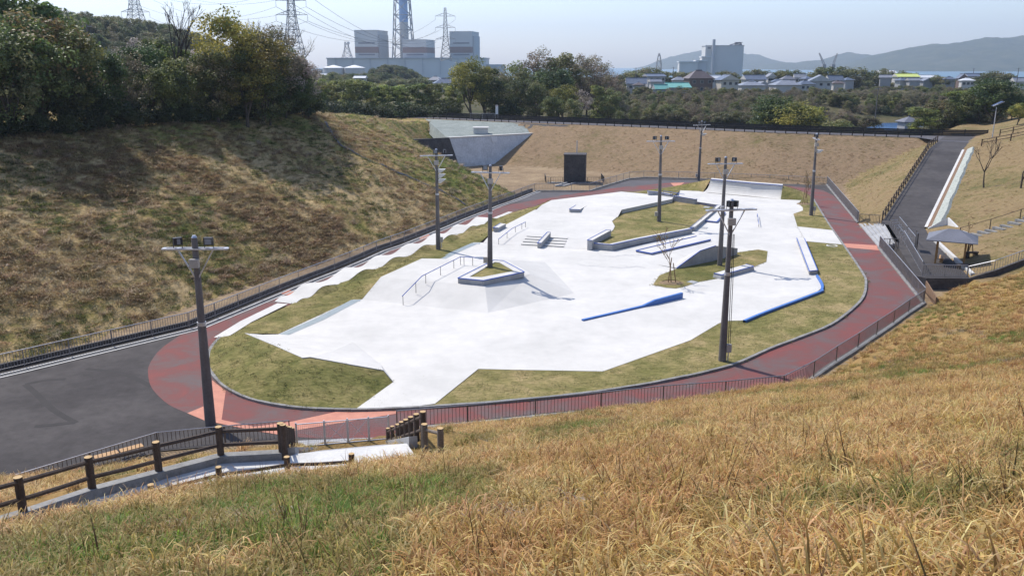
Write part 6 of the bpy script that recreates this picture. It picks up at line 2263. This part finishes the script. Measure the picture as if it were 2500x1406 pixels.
# ---------------------------------------------------------------- houses
def house(label, px0, px1, eave, ridge, basey, Y, wallm, roofm, rz=0, hip=False, ridge_x=True, depth=None, win=3):
    a, c = S(px0, eave, Y), S(px1, eave, Y)
    w = (c.x - a.x) * .9
    d = depth or w * .75
    zb = S(px0, basey, Y).z
    ze, zr = a.z, S(px0, ridge, Y).z
    t = thing('house', label, 'house', ((a.x + c.x) / 2, Y + d / 2, zb), rz, 'houses beyond the dam', True)
    h, hr = ze - zb, zr - zb
    MB().box((0, 0, h / 2 - 1.5), (w, d, h + 3)).build('wall', wallm, t)
    o = .55
    W_, D_ = w / 2 + o, d / 2 + o
    b = MB()
    ev = [(-W_, -D_, h), (W_, -D_, h), (W_, D_, h), (-W_, D_, h)]
    if ridge_x:
        k = max(.05, W_ - D_) if hip else W_
        r0_, r1_ = (-k, 0, hr), (k, 0, hr)
        b.poly([ev[0], ev[1], r1_, r0_]).poly([ev[2], ev[3], r0_, r1_])
        b.poly([ev[1], ev[2], r1_], 0 if hip else 1).poly([ev[3], ev[0], r0_], 0 if hip else 1)
    else:
        k = max(.05, D_ - W_) if hip else D_
        r0_, r1_ = (0, -k, hr), (0, k, hr)
        b.poly([ev[1], ev[2], r1_, r0_]).poly([ev[3], ev[0], r0_, r1_])
        b.poly([ev[0], ev[1], r0_], 0 if hip else 1).poly([ev[2], ev[3], r1_], 0 if hip else 1)
    b.poly([(x, y, z - .12) for x, y, z in ev]).loft([(x, y, z - .12) for x, y, z in ev], ev, 0, True)
    rf = b.build('roof', [roofm, wallm], t)
    rb = MB().bar((r0_[0], r0_[1], r0_[2] + .05), (r1_[0], r1_[1], r1_[2] + .05), .35, .25)
    rb.build('ridge_cap', roofm, rf)
    if h > 2.2:
        for k in range(win):
            x = -w / 2 + w * (k + .6) / win
            for z in ([h - 1.3] if h < 4.2 else [h - 1.3, h - 4.0]):
                f = MB().box((x, -d / 2 - .03, z), (1.3, .1, 1.2)).build('window', 'house_white', t)
                MB().box((x, -d / 2 - .09, z), (1.1, .04, 1.0)).build('pane', 'window_glass', f)
    del t['_local']
    return t
H = [
    ('brown two-storey house with a hipped brown roof', 1677, 1742, 192, 172, 222, 350, 'house_brown', 'tile_brown', R(8), True, True),
    ('cream two-storey house with a blue-grey gable', 1754, 1804, 196, 183, 223, 345, 'house_cream', 'tile_blue', R(12), False, False),
    ('long shed with a pale green roof', 1625, 1686, 214, 203, 226, 335, 'house_grey', 'roof_green', R(10), False, True),
    ('lower shed with a pale green roof beside the long one', 1598, 1630, 218, 207, 228, 332, 'house_grey', 'roof_green', R(10), False, True),
    ('dark grey house left of the green sheds', 1530, 1580, 205, 191, 222, 360, 'house_grey', 'tile_blue', R(-5), False, True),
    ('blue-grey roofed house right of the cream house', 1818, 1872, 195, 184, 212, 400, 'house_white', 'tile_blue', R(6), False, True),
    ('low grey-roofed house below the blue-grey one', 1806, 1872, 209, 200, 222, 360, 'house_white', 'tile_grey', R(4), True, True),
    ('small grey-roofed house behind the green shed', 1643, 1676, 196, 188, 206, 420, 'house_white', 'tile_grey', 0, True, True),
    ('steep grey gabled house in the roof cluster', 1873, 1893, 188, 179, 205, 420, 'house_white', 'tile_grey', R(10), False, False),
    ('wide grey hipped roof at the front of the cluster', 1889, 1958, 208, 196, 220, 360, 'house_white', 'tile_grey', R(5), True, True),
    ('small hipped house with a green-grey roof', 1910, 1944, 194, 185, 206, 410, 'house_white', 'roof_grey', 0, True, True),
    ('pale grey gabled house behind the cluster', 1942, 1968, 190, 181, 204, 430, 'house_white', 'tile_grey', R(-8), False, True),
    ('grey hipped house in the middle of the cluster', 1950, 1990, 206, 197, 220, 365, 'house_white', 'tile_blue', R(8), True, True),
    ('large dark-gabled house with a white wall', 1978, 2036, 199, 184, 216, 370, 'house_white', 'tile_grey', R(-10), False, False),
    ('grey-roofed house right of the dark-gabled one', 2023, 2060, 197, 185, 212, 385, 'house_white', 'tile_blue', R(5), False, True),
    ('white-roofed house beside the lime-green roof', 2147, 2190, 179, 172, 196, 470, 'house_white', 'roof_white', R(3), False, True),
    ('long house with a lime-green roof', 2191, 2247, 188, 181, 198, 450, 'house_white', 'roof_lime', 0, False, True),
    ('long pale-roofed building right of the lime-green roof', 2247, 2290, 190, 184, 200, 455, 'house_white', 'roof_white', 0, False, True),
    ('low pale shed under the lime-green roof', 2220, 2248, 197, 191, 206, 420, 'house_grey', 'tile_grey', 0, False, True),
    ('dark gabled house near the big evergreen', 2341, 2363, 192, 181, 206, 400, 'house_brown', 'tile_blue', 0, False, False),
    ('grey-roofed house with white gutters near the big evergreen', 2362, 2403, 187, 180, 202, 420, 'house_white', 'tile_blue', 0, False, True),
    ('low white-walled shed before the dark gabled house', 2350, 2381, 197, 191, 210, 380, 'house_white', 'roof_white', R(-10), True, True),
    ('green-roofed house at the picture edge', 2432, 2487, 190, 182, 208, 400, 'house_brown', 'roof_grey', 0, False, False),
    ('white-walled house at the picture edge behind the evergreen', 2478, 2510, 200, 190, 215, 380, 'house_white', 'tile_grey', 0, False, True),
    ('white-roofed shed above the bamboo row', 775, 796, 184, 179, 192, 420, 'house_white', 'roof_white', R(12), False, True),
    ('low white-roofed shed below the knoll', 864, 893, 191, 186, 200, 430, 'house_white', 'roof_white', R(-6), False, True),
    ('tiled farmhouse roof behind the round yellow-green tree', 1056, 1108, 204, 192, 214, 400, 'house_white', 'tile_blue', R(12), True, True),
    ('small tiled roof left of the farmhouse', 1045, 1080, 196, 187, 210, 430, 'house_grey', 'tile_grey', R(-6), True, True),
    ('long low grey roof near the sea gap', 1575, 1625, 187, 181, 200, 440, 'house_grey', 'tile_blue', R(14), False, True),
    ('small white-walled house right of the brown one', 1735, 1760, 192, 184, 215, 400, 'house_white', 'roof_white', 0, False, True),
]
for h in H:
    house(*h)
# more roofs packed between the larger ones
for k, (px, ey, Y, rm) in enumerate(((1836, 203, 380, 'tile_blue'), (1862, 206, 372, 'tile_grey'), (1900, 200, 395, 'tile_blue'), (1928, 203, 385, 'tile_grey'), (1972, 193, 420, 'tile_blue'), (2005, 206, 372, 'tile_grey'), (2048, 204, 378, 'tile_brown'),
                                   (1790, 200, 390, 'tile_grey'), (1715, 200, 400, 'tile_blue'), (1600, 200, 390, 'tile_grey'), (1560, 208, 350, 'tile_brown'), (2165, 190, 440, 'tile_grey'), (2205, 197, 425, 'tile_blue'), (2265, 198, 430, 'tile_grey'), (2320, 194, 425, 'tile_blue'), (2395, 196, 410, 'tile_grey'), (2072, 196, 400, 'tile_blue'), (1085, 200, 420, 'tile_grey'))):
    house('small tiled house among the packed roofs, %s of the smaller ones' % ORD[k], px - 13, px + 14, ey, ey - 6.5, ey + 10, Y, 'house_grey' if k % 3 else 'house_white', rm, R((k * 37) % 50 - 25), k % 2 == 0, k % 3 != 1)
# pond hut
house('open hut with a low green-grey roof on the pond edge', 2206, 2246, 298, 286, 306, 238, 'house_grey', 'roof_grey', R(5), True, True, 4.0, 0)
# utility poles
def utility_pole(label, px, topy, basey, Y, arms=1):
    p = S(px, basey, Y)
    zt_ = S(px, topy, Y).z
    t = thing('utility_pole', label, 'utility pole', (p.x, Y, p.z), 0, 'utility poles beyond the dam')
    MB().tube((p.x, Y, p.z - 3), (p.x, Y, zt_), .17, .11, 8).build('pole', 'pole_concrete', t)
    for k in range(arms):
        MB().bar((p.x - .9, Y, zt_ - .35 - k * .6), (p.x + .9, Y, zt_ - .35 - k * .6), .1, .1).build('crossarm', 'lattice', t)
    return Vector((p.x, Y, zt_ - .2))
u1 = utility_pole('lone utility pole in the scrub beside the pond', 2135, 214, 305, 236)
u2 = utility_pole('utility pole among the far roofs near the sea gap', 1552, 166, 190, 420)
u3 = utility_pole('utility pole before the sprawling brown trees', 1643, 164, 190, 430)
u4 = utility_pole('twin-armed utility pole among the scrub before the houses', 1671, 220, 252, 300, 2)
u5 = utility_pole('far utility pole near the water at the side', 2375, 167, 190, 430)
u6 = utility_pole('utility pole with a lamp near the picture edge', 2484, 166, 190, 360)
u7 = utility_pole('utility pole hidden in the left wood', 218, 60, 120, 150)
wr = thing('overhead_cable', 'cable strung from the lone utility pole over the scrub', 'cables', u1)
MB().pipe(wire(u1, S(2040, 228, 262), 1.0), .035, 4).build('wire', 'wire', wr)
MB().pipe(wire(u1, S(2250, 205, 290), 1.0), .035, 4).build('wire', 'wire', wr)
# ================================================================ HAZE: the air itself
m, nt, N, L, out = new_mat('haze')
pv = N.new('ShaderNodeVolumePrincipled')
pv.inputs['Color'].default_value = (.72, .85, 1.0, 1)
pv.inputs['Density'].default_value = HAZE
pv.inputs['Anisotropy'].default_value = .25
L.new(pv.outputs[0], out.inputs['Volume'])
MATS['haze'] = m
b = MB().box((0, 4550, 206), (11600, 9600, 440))
hz = b.build('haze', 'haze')
hz['kind'] = 'stuff'
hz['label'] = 'pale blue sea haze over the whole view'
